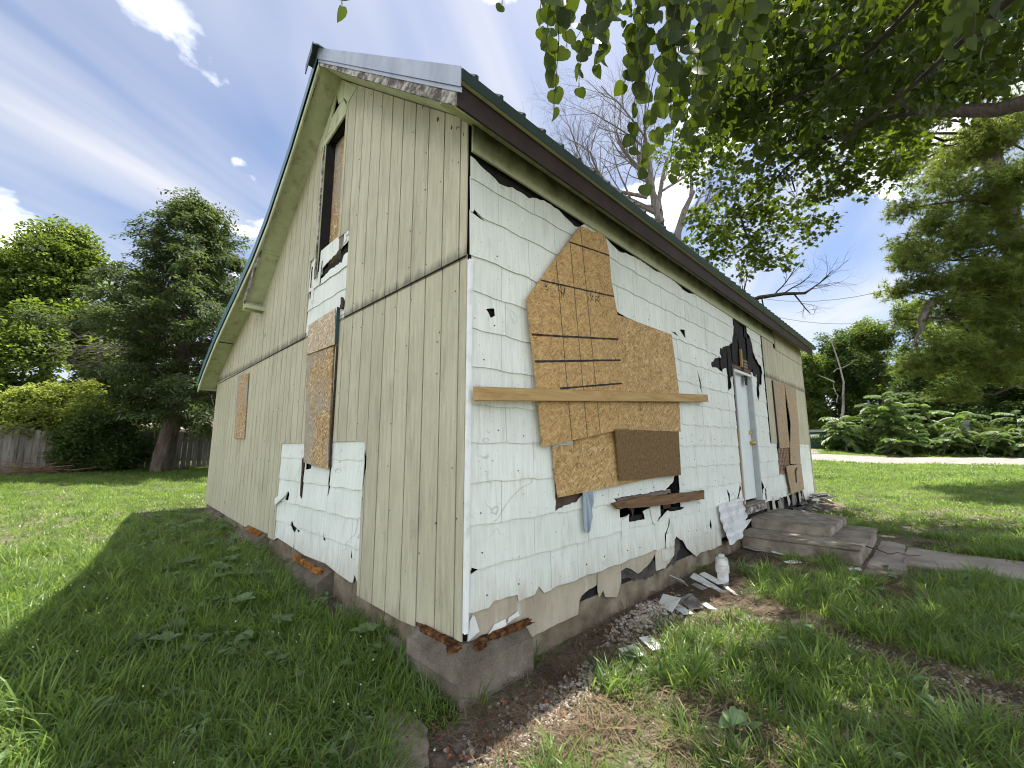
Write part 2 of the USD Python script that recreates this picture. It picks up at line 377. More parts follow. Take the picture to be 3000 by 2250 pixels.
def osb(name, dark, mid, light, axis, scale=1.0, worn=0.0):
    scale *= 1.45
    """Oriented strand board: four layers of long flakes at different angles, topmost flake wins."""
    nodes = {'g': ('geometry', {}), 'nd': ('noise_texture', dict(scale=9.0 * scale, detail=2.0)), 'va': ('mix_color', dict(blend_type='linear_light', fac=0.012))}
    links = [('g.position', 'va.a'), ('g.position', 'nd.vector'), ('nd.color', 'va.b')]
    last = None
    for k, an in enumerate((0.15, 0.95, 1.75, 2.5, 0.55)):
        rot = (0, an, 0) if axis == 'y' else (an, 0, 0)
        st = (14, 1, 55) if axis == 'y' else (1, 14, 55)
        nodes[f'm{k}'] = ('mapping', dict(rotation=rot, location=(k * 3.3, k * 1.7, k * 2.9)))
        nodes[f'q{k}'] = ('mapping', dict(scale=tuple(s * scale * (0.8 + 0.13 * k) for s in st)))
        nodes[f'v{k}'] = ('voronoi_texture', dict(scale=1.0, randomness=1.0))
        nodes[f's{k}'] = ('separate_color', {})
        links += [('va.result', f'm{k}.vector'), (f'm{k}.vector', f'q{k}.vector'), (f'q{k}.vector', f'v{k}.vector'), (f'v{k}.color', f's{k}.color')]
        if last is None:
            last = f's{k}.r'
        else:
            nodes[f'x{k}'] = ('math', dict(math_type='maximum' if k != 3 else 'minimum'))
            if k == 3:
                nodes['b3'] = ('math', dict(math_type='add', value2=0.42))
                links += [(f's{k}.r', 'b3.value1'), (last, f'x{k}.value1'), ('b3.value', f'x{k}.value2')]
            else:
                links += [(last, f'x{k}.value1'), (f's{k}.r', f'x{k}.value2')]
            last = f'x{k}.value'
    nodes['r'] = ('rgb_ramp', dict(ramp=[(0.36, dark), (0.60, tuple(0.82 * c for c in mid)), (0.80, mid), (0.93, tuple((a + b) / 2 for a, b in zip(mid, light))), (1.0, light)]))
    nodes['b'] = ('bump', dict(strength=0.25, distance=0.004))
    nodes['wn'] = ('noise_texture', dict(scale=2.4, detail=4.0))
    nodes['wr'] = ('rgb_ramp', dict(ramp=[(0.46, (0, 0, 0)), (0.62, (worn, worn, worn))]))
    nodes['w'] = ('mix_color', dict(b=(0.30, 0.29, 0.26)))
    nodes['p'] = ('principled_bsdf', dict(roughness=0.7, specular_ior_level=0.25))
    links += [(last, 'r.fac'), (last, 'b.height'), ('b.normal', 'p.normal'), ('g.position', 'wn.vector'), ('wn.fac', 'wr.fac'), ('wr.color', 'w.fac'), ('r.color', 'w.a'), ('w.result', 'p.base_color')]
    return mat(name, nodes, links)


OSB_Y = osb('strand_board', (0.25, 0.145, 0.05), (0.45, 0.285, 0.11), (0.57, 0.39, 0.175), 'y')
OSB_Y2 = osb('strand_board_coarse', (0.22, 0.125, 0.042), (0.44, 0.285, 0.115), (0.61, 0.44, 0.22), 'y', scale=0.8)
OSB_YW = osb('weathered_strand_board', (0.19, 0.12, 0.06), (0.38, 0.27, 0.15), (0.50, 0.39, 0.25), 'y', worn=0.4)
OSB_X = osb('gable_strand_board', (0.16, 0.09, 0.035), (0.38, 0.25, 0.11), (0.70, 0.56, 0.34), 'x', worn=0.75)
OSB_XL = osb('pale_strand_board', (0.26, 0.18, 0.11), (0.48, 0.37, 0.24), (0.74, 0.66, 0.52), 'x', scale=0.85)

CONCRETE = mat('old_concrete', {
    'g': ('geometry', {}), 'n': ('noise_texture', dict(scale=4.0, detail=7.0, roughness=0.7)), 'r': ('rgb_ramp', dict(ramp=[(0.28, (0.095, 0.078, 0.057)), (0.46, (0.155, 0.130, 0.098)), (0.60, (0.205, 0.176, 0.136)), (0.76, (0.30, 0.27, 0.225))])),
    'f': ('noise_texture', dict(scale=95.0, detail=4.0, roughness=0.75)), 'fm': ('map_range', dict(from_min=0.35, from_max=0.65, to_min=0.72, to_max=1.25)), 'h': ('hsv', {}),
    'b': ('bump', dict(strength=0.55, distance=0.012)), 'p': ('principled_bsdf', dict(roughness=0.9, specular_ior_level=0.2)),
}, [('g.position', 'n.vector'), ('n.fac', 'r.fac'), ('g.position', 'f.vector'), ('f.fac', 'fm.value'), ('fm.result', 'h.value'), ('r.color', 'h.color'), ('h.color', 'p.base_color'), ('f.fac', 'b.height'), ('b.normal', 'p.normal')])
FOUND = noisy('stained_foundation', [(0.28, (0.095, 0.075, 0.048)), (0.5, (0.20, 0.162, 0.108)), (0.75, (0.34, 0.30, 0.225))], 5, rough=0.9, bump=0.4, bscale=60)
STEPM = noisy('step_concrete', [(0.26, (0.11, 0.09, 0.065)), (0.44, (0.21, 0.18, 0.138)), (0.58, (0.30, 0.265, 0.21)), (0.76, (0.40, 0.36, 0.30))], 5.5, detail=9, rough=0.9, bump=0.5, bscale=110)
WALKM = noisy('walk_concrete', [(0.28, (0.20, 0.175, 0.145)), (0.5, (0.30, 0.265, 0.225)), (0.75, (0.40, 0.36, 0.31))], 3, detail=8, rough=0.9, bump=0.3, bscale=90)

# ---------------------------------------------------------------- ground
def gh(x, y):
    x, y = np.asarray(x, float), np.asarray(y, float)
    t = np.clip(y / 7.2, 0, 1)
    b = 0.33 * (1 - (1 - t) ** 1.5) + 0.045 * np.clip(y - 7.2, 0, 11)
    u = np.clip((x - 5.5) / 5, 0, 1)
    a = 0.05 * np.clip(x / 4, 0, 1) + 0.26 * u * u * (3 - 2 * u) + 0.018 * np.clip(x - 10, 0, 14)
    s = 0.87 * x + 0.493 * y
    return a + b + 0.062 * np.clip(s - 22.5, 0, 9)


def dirt_at(x, y):
    """1 on bare soil, 0 in the lawn."""
    x, y = np.asarray(x, float), np.asarray(y, float)
    n = meshkit.fbm(np.stack([x * 2.3, y * 2.3, x * 0], -1), 4, 3) - 0.5
    d = np.zeros_like(x)

    def blob(cx, cy, rx, ry, ang=0.0, hard=3.0):
        c, s = math.cos(ang), math.sin(ang)
        dx, dy = x - cx, y - cy
        q = np.sqrt(((dx * c + dy * s) / rx) ** 2 + ((-dx * s + dy * c) / ry) ** 2)
        return np.clip((1.0 - q) * hard + n * 3.2, 0, 1)
    for a in [(0.9, -0.28, 1.2, 0.34), (2.6, -0.22, 1.6, 0.48), (4.3, -0.2, 1.1, 0.45, -0.15), (0.1, -0.45, 0.75, 0.28, 0.2), (-0.25, -0.35, 0.62, 0.26, 0.3), (2.62, -1.1, 0.17, 0.5, -0.35), (2.3, -1.65, 0.2, 0.42, -0.6),
              (2.05, -2.2, 0.22, 0.45, -0.5), (-0.07, 2.4, 0.16, 1.6), (-0.15, 4.6, 0.28, 0.7), (5.6, -1.35, 1.1, 0.25), (9.3, -0.4, 0.8, 0.3), (-2.9, 16.9, 1.3, 0.45)]:
        d = np.maximum(d, blob(*a))
    return d


rg = np.random.RandomState(7)
ax = np.r_[-180, -120, -80, -50, -35, -25, -18, -13, -9, -6.5, np.arange(-5, -3, 0.2), np.arange(-3, 6.5, 0.06), np.arange(6.5, 14, 0.2), np.arange(14, 48, 1.0), 52, 60, 75, 100, 140, 200, 300]
ay = np.r_[-180, -120, -80, -50, -35, -25, -18, -13, -9, -7, np.arange(-5.5, -3.2, 0.2), np.arange(-3.2, 5.0, 0.06), np.arange(5, 20, 0.2), np.arange(20, 36, 1.0), 40, 50, 65, 90, 130, 200, 300]
gx, gy = np.meshgrid(ax, ay, indexing='ij')
gz = gh(gx, gy)
near = np.exp(-((gx - 1) ** 2 + (gy - 1) ** 2) / 60)
gd = dirt_at(gx, gy)
P3 = np.stack([gx, gy, gx * 0], -1)
gz = gz + near * (0.035 * (meshkit.fbm(P3 * 1.7, 4, 5) - 0.5) + 0.02 * gd * (meshkit.fbm(P3 * 9, 3, 9) - 0.5)) - 0.012 * gd * near
nx, ny = gx.shape
ii, jj = np.meshgrid(np.arange(nx - 1), np.arange(ny - 1), indexing='ij')
gf = np.stack([ii * ny + jj, (ii + 1) * ny + jj, (ii + 1) * ny + jj + 1, ii * ny + jj + 1], -1).reshape(-1, 4)
gf = np.vstack([gf[:, [0, 1, 2]], gf[:, [0, 2, 3]]])
GROUND = mat('ground', {
    'g': ('geometry', {}), 'at': ('attribute', dict(attribute='dirt')),
    'n': ('noise_texture', dict(scale=1.6, detail=6.0)), 'n2': ('noise_texture', dict(scale=22.0, detail=6.0, roughness=0.7)),
    'lawn': ('rgb_ramp', dict(ramp=[(0.3, (0.065, 0.10, 0.025)), (0.5, (0.095, 0.14, 0.034)), (0.7, (0.15, 0.17, 0.06))])),
    'soil': ('rgb_ramp', dict(ramp=[(0.28, (0.055, 0.043, 0.033)), (0.48, (0.135, 0.110, 0.086)), (0.60, (0.225, 0.192, 0.155)), (0.75, (0.36, 0.32, 0.265))])),
    'n4': ('noise_texture', dict(scale=7.0, detail=5.0, roughness=0.65)), 'r4': ('rgb_ramp', dict(ramp=[(0.38, (0.1, 0.1, 0.1)), (0.52, (0.9, 0.9, 0.9))])), 'mm': ('math', dict(math_type='maximum')), 'mx': ('mix_color', {}), 'b': ('bump', dict(strength=0.7, distance=0.02)), 'p': ('principled_bsdf', dict(roughness=0.95, specular_ior_level=0.1)),
}, [('g.position', 'n.vector'), ('g.position', 'n2.vector'), ('n.fac', 'lawn.fac'), ('n2.fac', 'soil.fac'), ('lawn.color', 'mx.a'), ('soil.color', 'mx.b'), ('g.position', 'n4.vector'), ('n4.fac', 'r4.fac'), ('r4.color', 'mm.value1'), ('at.fac', 'mm.value2'), ('mm.value', 'mx.fac'), ('mx.result', 'p.base_color'), ('n2.fac', 'b.height'), ('b.normal', 'p.normal')])
gp = put('ground', (np.c_[gx.ravel(), gy.ravel(), gz.ravel()], gf), GROUND, smooth=True, kind='structure')
UsdGeom.PrimvarsAPI(stage.GetPrimAtPath(gp)).CreatePrimvar('dirt', Sdf.ValueTypeNames.FloatArray, 'vertex').Set(Vt.FloatArray.FromNumpy(gd.ravel().astype(np.float32)))

# road beyond the right lawn: pale gravel lane, laid 20 mm above the turf
nv, tv = np.array([0.87, 0.493]), np.array([0.493, -0.87])


def strip(s0, s1, t0, t1, dz, nseg=90, wob=0.12, seed=2):
    t = np.linspace(t0, t1, nseg)
    r_ = np.random.RandomState(seed)
    rows = []
    for k, s in enumerate(np.linspace(s0, s1, 6)):
        w = (meshkit.fbm(np.c_[t * 0.7, t * 0 + k * (k in (0, 5)), t * 0], 3, seed + k) - 0.5) * wob * 4 * (k in (0, 5))
        xy = nv[None] * (s + w)[:, None] + tv[None] * t[:, None]
        rows.append(np.c_[xy, gh(xy[:, 0], xy[:, 1]) + dz - 0.03 * (k in (0, 5))])
    v = np.array(rows)
    m, n = v.shape[:2]
    i, j = np.meshgrid(np.arange(m - 1), np.arange(n - 1), indexing='ij')
    q = np.stack([i * n + j, i * n + j + 1, (i + 1) * n + j + 1, (i + 1) * n + j], -1).reshape(-1, 4)
    return v.reshape(-1, 3), np.vstack([q[:, [0, 1, 2]], q[:, [0, 2, 3]]])


ROADM = noisy('pale_gravel_road', [(0.3, (0.22, 0.195, 0.175)), (0.55, (0.31, 0.28, 0.255)), (0.75, (0.39, 0.36, 0.33))], 3, detail=9, rough=0.95, bump=0.4, bscale=40)
put('road', strip(23.9, 28.2, -60, 60, 0.03), ROADM, smooth=True, kind='structure')
dv = [(29.2, 6.6), (33.2, 5.0), (41.0, 7.8), (40.0, 10.0), (31.5, 8.0)]
DR = Polygon([(26.0, 6.3), (30.2, 3.2), (33.0, 3.6), (38.0, 4.7), (38.5, 6.5), (33.0, 6.2), (28.0, 8.4)])
m_ = trimesh.creation.extrude_polygon(DR, 0.02, engine='earcut')
m_ = m_.subdivide().subdivide().subdivide()
v_ = np.array(m_.vertices); v_[:, 2] += gh(v_[:, 0], v_[:, 1]) + 0.036
put('driveway', (v_, np.array(m_.faces)), ROADM, kind='structure')

# walk leading away from the steps: concrete slabs, each slab its own piece
WALK = Thing('walkway', None, None, (6.6, -2.0, 0.05), kind='structure')


def walk_piece(pts, top, seed):
    p = jag(pts, 0.008, 0.12, seed)
    m = trimesh.creation.extrude_polygon(p, 0.09, engine='earcut')
    v = np.array(m.vertices)
    v[:, 2] += gh(v[:, 0], v[:, 1]) * 0.6 + top - 0.09
    return v, np.array(m.faces)


put('slab', walk_piece([(4.62, -1.36), (6.9, -1.36), (6.65, -1.62), (4.75, -1.72)], 0.035, 1), WALKM, WALK)
for k in range(5):
    y0, y1 = -1.66 - k * 1.15, -1.66 - (k + 1) * 1.15 + 0.02
    put('slab', walk_piece([(5.42 - k * 0.06, y0), (6.42 - k * 0.06, y0), (6.36 - k * 0.06, y1), (5.36 - k * 0.06, y1)], 0.05 - 0.004 * k, 10 + k), WALKM, WALK)
# old slab showing in front of the corner block
o = jag([(-0.78, -0.12), (-0.66, 0.06), (-0.40, 0.13), (-0.31, 0.02), (-0.34, -0.14), (-0.46, -0.34), (-0.6, -0.36)], 0.012, 0.05, 4)
m_ = trimesh.creation.extrude_polygon(o, 0.06, engine='earcut')
put('sunken_slab', (np.array(m_.vertices) + [0, 0, -0.03], m_.faces), noisy('worn_slab', [(0.3, (0.13, 0.105, 0.075)), (0.55, (0.24, 0.20, 0.155)), (0.75, (0.34, 0.30, 0.24))], 9, detail=8, rough=0.95, bump=0.6, bscale=70), smooth=False, kind='structure')

# ---------------------------------------------------------------- the house
H = Thing('house', 'derelict boarded-up one-storey house with green metal roof, tan and white siding', 'house', (0, 0, 0))
LX = 10.02


def soff(y):
    """underside of the gable-end roof over the wall, at y"""
    y = np.asarray(y, float)
    r = 3.78 + 0.83 * y
    l = np.interp(y, [2.43, 4.97, 4.971, 5.9, 6.7, 7.5, 7.95], [5.80, 3.66, 3.97, 3.60, 3.31, 2.93, 2.66])
    return np.where(y < 2.43, r, l)


ROOFL = [(2.44, 6.035), (3.2, 5.27), (4.0, 4.64), (4.6, 4.30), (5.2, 4.05), (5.9, 3.79), (6.7, 3.47), (7.5, 3.07), (8.0, 2.76)]

# core: sheathing in black felt with window and door recesses
prof = Polygon([(0.03, 0.16), (7.72, 0.30), (7.72, 2.62), (4.97, 3.60), (2.43, 5.76), (0.03, 3.76)])
core = trimesh.creation.extrude_polygon(prof, LX - 0.06, engine='earcut')
v = np.array(core.vertices)
core = trimesh.Trimesh(np.c_[v[:, 2] + 0.03, v[:, 0], v[:, 1]], core.faces)
core.fix_normals()
cuts = [bx(-0.1, 0.135, 2.24, 2.775, 3.50, 5.19), bx(1.80, 3.09, -0.1, 0.30, 0.80, 1.52), bx(5.20, 6.12, -0.1, 0.13, 0.55, 2.72), bx(1.02, 1.2, -0.1, 0.3, 1.40, 1.56),
        bx(7.9, 8.35, -0.1, 0.25, 1.3, 2.6)]
core = trimesh.boolean.difference([core] + cuts, engine='manifold')
put('sheathing', core, FELT, H)

# foundation: concrete below the siding on both visible walls and the far sides
fnd = cat([bx(0.02, LX - 0.02, 0.02, 0.22, -0.3, 0.235), bx(0.021, 0.22, 0.22, 7.70, -0.3, 0.43), bx(0.22, LX - 0.02, 7.5, 7.70, -0.3, 0.43), bx(LX - 0.22, LX - 0.021, 0.22, 7.5, -0.3, 0.4)])
put('foundation', fnd, FOUND, H)
LEDGE = noisy('foundation_ledge', [(0.3, (0.13, 0.11, 0.085)), (0.7, (0.27, 0.23, 0.18))], 6, rough=0.95, bump=0.5, bscale=50)
for b_ in [bx(-0.09, 0.019, 4.86, 6.3, -0.3, 0.30, 0.02), bx(-0.05, 0.019, 0.56, 1.8, -0.3, 0.115, 0.02), bx(-0.06, 0.019, 2.95, 3.8, -0.3, 0.20, 0.02)]:
    put('footing_ledge', b_, LEDGE, H)


def pier(y0, y1, zt, zb, out, bev, nose=0.0):
    """concrete block against the gable wall with a bevelled top"""
    pts = []
    for y, s in ((y0, 1), (y1, -1)):
        pts += [(0.02, y, -0.3), (-out, y, -0.3), (-out, y, zt - bev), (0.02, y, zt + 0.01), (-out * 0.93, y + s * 0.02, zt - bev * 0.9), (-0.004, y, zt)]
    m = trimesh.convex.convex_hull(np.array(pts))
    m = m.subdivide().subdivide().subdivide()
    vv = np.array(m.vertices)
    vv += (meshkit.fbm(vv * 9, 3, 11)[:, None] - 0.5) * 0.010
    return trimesh.Trimesh(vv, m.faces)


put('concrete_pier', pier(1.915, 2.80, 0.335, 0, 0.125, 0.075), CONCRETE, H, smooth=18)
put('concrete_pier', pier(3.86, 4.74, 0.415, 0, 0.125, 0.09), CONCRETE, H, smooth=18)
put('concrete_pier', pier(6.25, 7.42, 0.40, 0, 0.14, 0.08), CONCRETE, H, smooth=18)
# corner block: an L of two arms with a bevelled shoulder and form-board lines
arm1 = trimesh.convex.convex_hull(np.array([(a, b, c) for a, b, c in [(-0.105, -0.105, -0.35), (-0.105, 0.465, -0.35), (0.03, -0.105, -0.35), (0.03, 0.465, -0.35), (-0.105, -0.105, 0.215), (-0.10, 0.462, 0.225), (0.03, 0.465, 0.29), (0.03, -0.02, 0.29), (-0.012, -0.012, 0.288), (-0.012, 0.455, 0.285)]]))
arm2 = trimesh.convex.convex_hull(np.array([(b, a, c) for a, b, c in [(-0.1051, -0.1051, -0.35), (-0.1051, 0.515, -0.35), (0.03, -0.1051, -0.35), (0.03, 0.515, -0.35), (-0.1051, -0.1051, 0.216), (-0.10, 0.508, 0.205), (0.03, 0.515, 0.265), (0.03, -0.02, 0.289), (-0.012, -0.012, 0.289), (-0.012, 0.50, 0.262)]]))
cb = trimesh.boolean.union([arm1, arm2], engine='manifold')
for _ in range(4):
    cb = cb.subdivide_to_size(0.03) if _ == 0 else cb
vv = np.array(cb.vertices)
vv += (meshkit.fbm(vv * 14, 4, 21)[:, None] - 0.5) * 0.007
line = np.exp(-((vv[:, 2] - 0.128) / 0.008) ** 2) * (vv[:, 0] < -0.09) * 0.006
vv[:, 0] -= line
put('corner_block', trimesh.Trimesh(vv, cb.faces), CONCRETE, H, smooth=14, label='bevelled concrete block wrapped round the house corner')


def crumbs(spots, seed):
    r_ = np.random.RandomState(seed)
    for (cx, cy, cz, lx, ly, lz, ang) in spots:
        m = trimesh.creation.icosphere(3, 1.0)
        vv = np.array(m.vertices)
        vv = np.sign(vv) * np.abs(vv) ** 0.6
        vv *= 1 + (meshkit.fbm(vv * 3.0 + r_.rand() * 50, 4, seed)[:, None] - 0.5) * 1.1
        vv *= [lx / 2, ly / 2, lz / 2]
        c, s = math.cos(ang), math.sin(ang)
        vv = vv @ np.array([[c, s, 0], [-s, c, 0], [0, 0, 1]])
        yield trimesh.Trimesh(vv + [cx, cy, cz], m.faces)


for m in crumbs([(-0.045, 2.70, 0.325, 0.05, 0.15, 0.06, 0), (-0.05, 2.52, 0.322, 0.055, 0.15, 0.055, 0), (-0.05, 2.33, 0.318, 0.055, 0.22, 0.055, 0), (-0.055, 2.10, 0.312, 0.06, 0.16, 0.07, 0.1),
                 (-0.05, 4.42, 0.395, 0.06, 0.22, 0.06, 0), (-0.05, 4.22, 0.39, 0.06, 0.16, 0.05, 0), (-0.05, 4.06, 0.385, 0.06, 0.15, 0.06, 0),
                 (-0.030, 0.21, 0.277, 0.036, 0.40, 0.048, 0), (-0.04, 0.03, 0.262, 0.05, 0.1, 0.05, 0.4), (0.10, -0.04, 0.268, 0.10, 0.05, 0.06, 0.2), (0.36, -0.022, 0.273, 0.40, 0.034, 0.05, 0)], 31):
    put('rotten_sill', m, RUSTW if m.bounds[0][1] > 1 else RUSTD, H, smooth=35)

# ---- gable: vertical grooved boards, tan
EDG = [0.008, 0.092, 0.295, 0.512, 0.722, 0.932, 1.135, 1.347, 1.558, 1.765, 1.966, 2.17, 2.37, 2.57, 2.75, 2.93, 3.10, 3.30, 3.475, 3.665, 3.85, 4.045, 4.23, 4.41, 4.60, 4.79]
while EDG[-1] < 7.6:
    EDG.append(EDG[-1] + 0.1955)
EDG[-1] = 7.75
bott = lambda y: float(np.interp(y, [0.0, 0.50, 0.53, 0.75, 1.30, 1.42, 3.5, 3.6, 4.9, 7.7], [0.295, 0.285, 0.232, 0.236, 0.246, 0.25, 0.37, 0.375, 0.37, 0.462]))
rg = np.random.RandomState(12)


def siding_board(poly, off, lab=None, onwall=onG, parent=H, m=SIDING):
    g = onwall(poly, off, 0.011)
    if g is not None:
        put('siding_board', g, m, parent, label=lab)


patch = sbox(1.398, 0.0, 3.605, 1.512).union(Polygon([(1.34, 1.345), (1.40, 1.51), (1.40, 1.0)]))
atticw = sbox(2.235, 3.49, 2.865, 5.30)
for a, b in zip(EDG[:-1], EDG[1:]):
    g0, g1 = a + 0.0065, b - 0.0065
    lower = Polygon([(g0, bott(a + 0.01)), (g1, bott(b - 0.01)), (g1, min(2.765, float(soff(g1)))), (g0, min(2.765, float(soff(g0))))]).difference(patch)
    siding_board(lower, 0.004 + rg.uniform(0, 0.0015))
    # upper row overlaps the lower by its bottom edge
    ys = np.linspace(g0, g1, 4)
    top = [(float(y), float(soff(y)) - 0.004) for y in ys]
    zb = 2.752 + (2.735 - 2.752) * max(0, (a - 3)) / 2
    if min(t[1] for t in top) > zb + 0.02:
        up = Polygon([(g0, zb), (g1, zb - 0.002)] + top[::-1])
        up = up.difference(sbox(1.955, 2.0, 3.045, 3.705)).difference(sbox(2.235, 3.6, 2.862, 5.9))
        siding_board(up, 0.013 + rg.uniform(0, 0.0015))
# drip strip under the upper panels
put('seam_strip', cat([onG(Polygon([(0.02, 2.747), (1.955, 2.750), (1.955, 2.755), (0.02, 2.752)]), 0.016, 0.012), onG(Polygon([(3.05, 2.748), (7.6, 2.706), (7.6, 2.711), (3.05, 2.753)]), 0.016, 0.012)]), DARKWOOD, H)
bn = []
for a in EDG[1:-1]:
    for z in np.arange(0.4, 5.4, 0.31):
        zz, yy = z + rg.uniform(-0.05, 0.05), a + rg.choice([-0.018, 0.02, 0.035]) + rg.uniform(-0.006, 0.006)
        if rg.rand() < 0.28 and zz < soff(yy) - 0.05 and not patch.contains(Point(yy, zz)) and not sbox(1.94, 2.7, 3.06, 5.4).contains(Point(yy, zz)):
            bn.append(bx(-0.0185 if zz > 2.76 else -0.009, -0.004, yy - 0.0032, yy + 0.0032, zz - 0.0035, zz + 0.0035))
put('nail_heads', cat(bn), DARKWOOD, H, kind='stuff')
# knots and nicks where the surface has flaked
kn = []
for (y, z, w, h_) in [(0.39, 4.02, 0.028, 0.055), (0.205, 3.84, 0.022, 0.05), (0.14, 3.80, 0.014, 0.03), (0.06, 3.70, 0.016, 0.03), (0.62, 4.28, 0.012, 0.03), (0.34, 2.20, 0.03, 0.012), (0.30, 0.95, 0.016, 0.014), (4.7, 3.1, 0.02, 0.05), (4.05, 1.3, 0.02, 0.03), (4.3, 1.55, 0.015, 0.02), (6.2, 0.6, 0.03, 0.05), (5.3, 3.9, 0.03, 0.07)]:
    kn.append(onG(jag([(y - w / 2, z), (y, z - h_ / 2), (y + w / 2, z), (y, z + h_ / 2)], 0.004, 0.012, int(y * 100)), 0.0155 if z > 2.76 else 0.0062, 0.004))
put('flaked_knots', cat(kn), DARKWOOD, H, kind='stuff')
# trim boards round the peak and the attic window
for pl, off in [([(2.20, 5.30), (2.90, 5.20), (2.86, 5.12), (2.22, 5.21)], 0.022), ([(2.775, 3.50), (2.855, 3.46), (2.858, 5.16), (2.775, 5.17)], 0.020), ([(2.33, 5.48), (2.66, 5.42), (2.90, 5.22), (2.22, 5.31)], 0.017),
                ([(1.98, 5.38), (2.36, 5.74), (2.44, 5.80), (2.55, 5.70), (2.46, 5.48), (2.3, 5.46), (2.18, 5.32)], 0.021), ([(2.50, 5.72), (2.60, 5.62), (3.00, 5.20), (2.90, 5.10), (2.62, 5.46)], 0.024)]:
    put('window_trim', onG(jag(pl, 0.004, 0.08, 3), off, 0.018), SOFFIT, H)
put('window_jamb', bx(-0.012, 0.13, 2.765, 2.776, 3.49, 5.19), noisy('black_jamb', [(0.3, (0.008, 0.008, 0.009)), (0.7, (0.02, 0.02, 0.02))], 5), H)
put('peeled_casing', onG(jag([(2.782, 3.42), (2.822, 3.40), (2.818, 4.9), (2.79, 5.12)], 0.004, 0.05, 5), 0.034, 0.014), RAKEWOOD, H)
put('window_board', onG(jag([(2.10, 3.44), (2.54, 3.47), (2.765, 3.52), (2.765, 5.18), (2.10, 5.18)], 0.006, 0.05, 6), -0.095, 0.011), OSB_X, H, label='strand board set back in the attic window opening')
for k, pl in enumerate([[(2.12, 3.60), (2.22, 3.56), (2.22, 3.86), (2.12, 3.86)], [(2.04, 3.62), (2.09, 3.60), (2.10, 3.8), (2.05, 3.8)], [(1.985, 3.66), (2.03, 3.66), (2.04, 3.78), (1.99, 3.76)]]):
    put('torn_slat', onG(jag(pl, 0.006, 0.05, 40 + k), 0.004 + 0.003 * k, 0.012), (SLATWOOD, SHINGLE, SHINGLE)[k], H)
put('torn_slat', onG(jag([(2.88, 3.16), (2.97, 3.18), (2.95, 3.7), (2.90, 3.72)], 0.01, 0.05, 45), 0.006, 0.01), SHINGLE, H)
put('torn_slat', onG(jag([(2.96, 3.20), (3.0, 3.22), (3.0, 3.62), (2.97, 3.6)], 0.01, 0.05, 46), 0.006, 0.01), DARKWOOD, H)

# white shingles on the gable: under the attic window and in the low patch
GHOLES = [jag([(2.66, 3.36), (2.67, 3.50), (2.26, 3.56), (1.96, 3.60), (1.94, 3.46), (2.09, 3.465), (2.12, 3.395), (2.4, 3.41)], 0.012, 0.04, 8), sbox(2.67, 3.30, 2.71, 3.6)]


def wavy(x0, x1, z, amp=0.006, ph=0.0):
    xs = np.linspace(x0, x1, max(3, int((x1 - x0) / 0.035)))
    return [(float(x), float(z + amp * math.sin(x * 17 + ph) + 0.3 * amp * math.sin(x * 47 + 2 * ph))) for x in xs]


def shingle(x0, x1, zb, zt, onwall, off, minus=None, m=SHINGLE, tilt=0.03, clip=None, ph=0.0, lab=None, mul=1.0):
    p = Polygon(wavy(x0, x1, zb, 0.005 * mul, ph) + [(x1, zt), (x0, zt)])
    if clip is not None:
        p = p.intersection(clip)
    if minus is not None:
        p = p.difference(minus)
    p = p.buffer(0)
    if p.is_empty or p.area < 4e-4:
        return
    for q_ in polys(p):
        if q_.area > 4e-4:
            put('shingle', onwall(q_, off, 0.0055, tilt, zt), m, H, label=lab)


gm = unary_union(GHOLES)
for zb, zt, js in [(3.31, 3.75, [1.94, 2.66, 3.05]), (3.075, 3.34, [1.94, 2.1, 3.05]), (2.80, 3.10, [1.94, 2.55, 3.05]), (2.6, 2.83, [1.94, 2.3, 3.05])]:
    for a, b in zip(js[:-1], js[1:]):
        shingle(a + 0.002, b - 0.002, zb, zt, onG, -0.006, gm, ph=zb * 9)
pg = unary_union([jag([(3.33, 0.86), (3.26, 0.97), (3.20, 0.93), (3.22, 0.86)], 0.004, 0.03, 9), jag([(3.59, 0.93), (3.57, 0.86), (3.55, 0.86)], 0.002, 0.05, 1), jag([(2.78, 1.36), (2.86, 1.36), (2.83, 1.0), (2.80, 0.96)], 0.004, 0.05, 2),
                  jag([(2.60, 1.24), (2.76, 1.22), (2.76, 1.34), (2.6, 1.34)], 0.006, 0.05, 3), jag([(2.13, 1.0), (2.12, 1.3), (2.09, 1.3), (2.085, 1.07), (2.12, 0.99)], 0.003, 0.05, 4), jag([(3.0, 0.615), (3.05, 0.66), (3.1, 0.60), (2.95, 0.54), (2.9, 0.6), (2.86, 0.55), (2.78, 0.60), (2.72, 0.56)], 0.008, 0.03, 5), jag([(2.17, 0.58), (2.15, 0.66), (2.12, 0.57)], 0.003, 0.05, 6), jag([(1.56, 0.52), (1.55, 0.60), (1.53, 0.51)], 0.003, 0.05, 6)])
pclip = Polygon([(1.40, 0.345), (1.46, 0.40), (1.49, 0.32), (1.80, 0.345), (2.07, 0.38), (2.6, 0.365), (2.92, 0.385), (2.925, 0.46), (2.95, 0.385), (3.2, 0.40), (3.5, 0.415), (3.60, 0.38), (3.60, 1.511), (1.40, 1.511)])
for zb, zt, js in [(1.345, 1.54, [1.36, 2.04, 2.12, 3.62]), (1.09, 1.37, [1.36, 2.065, 2.85, 3.62]), (0.843, 1.12, [1.36, 2.13, 2.66, 3.62]), (0.61, 0.87, [1.36, 1.557, 2.155, 2.88, 3.62]), (0.33, 0.64, [1.36, 1.81, 2.45, 2.95, 3.62])]:
    for a, b in zip(js[:-1], js[1:]):
        shingle(a + 0.002, b - 0.002, zb, zt, onG, -0.006, pg, clip=pclip, ph=zb * 7 + a, m=SHINGLE)
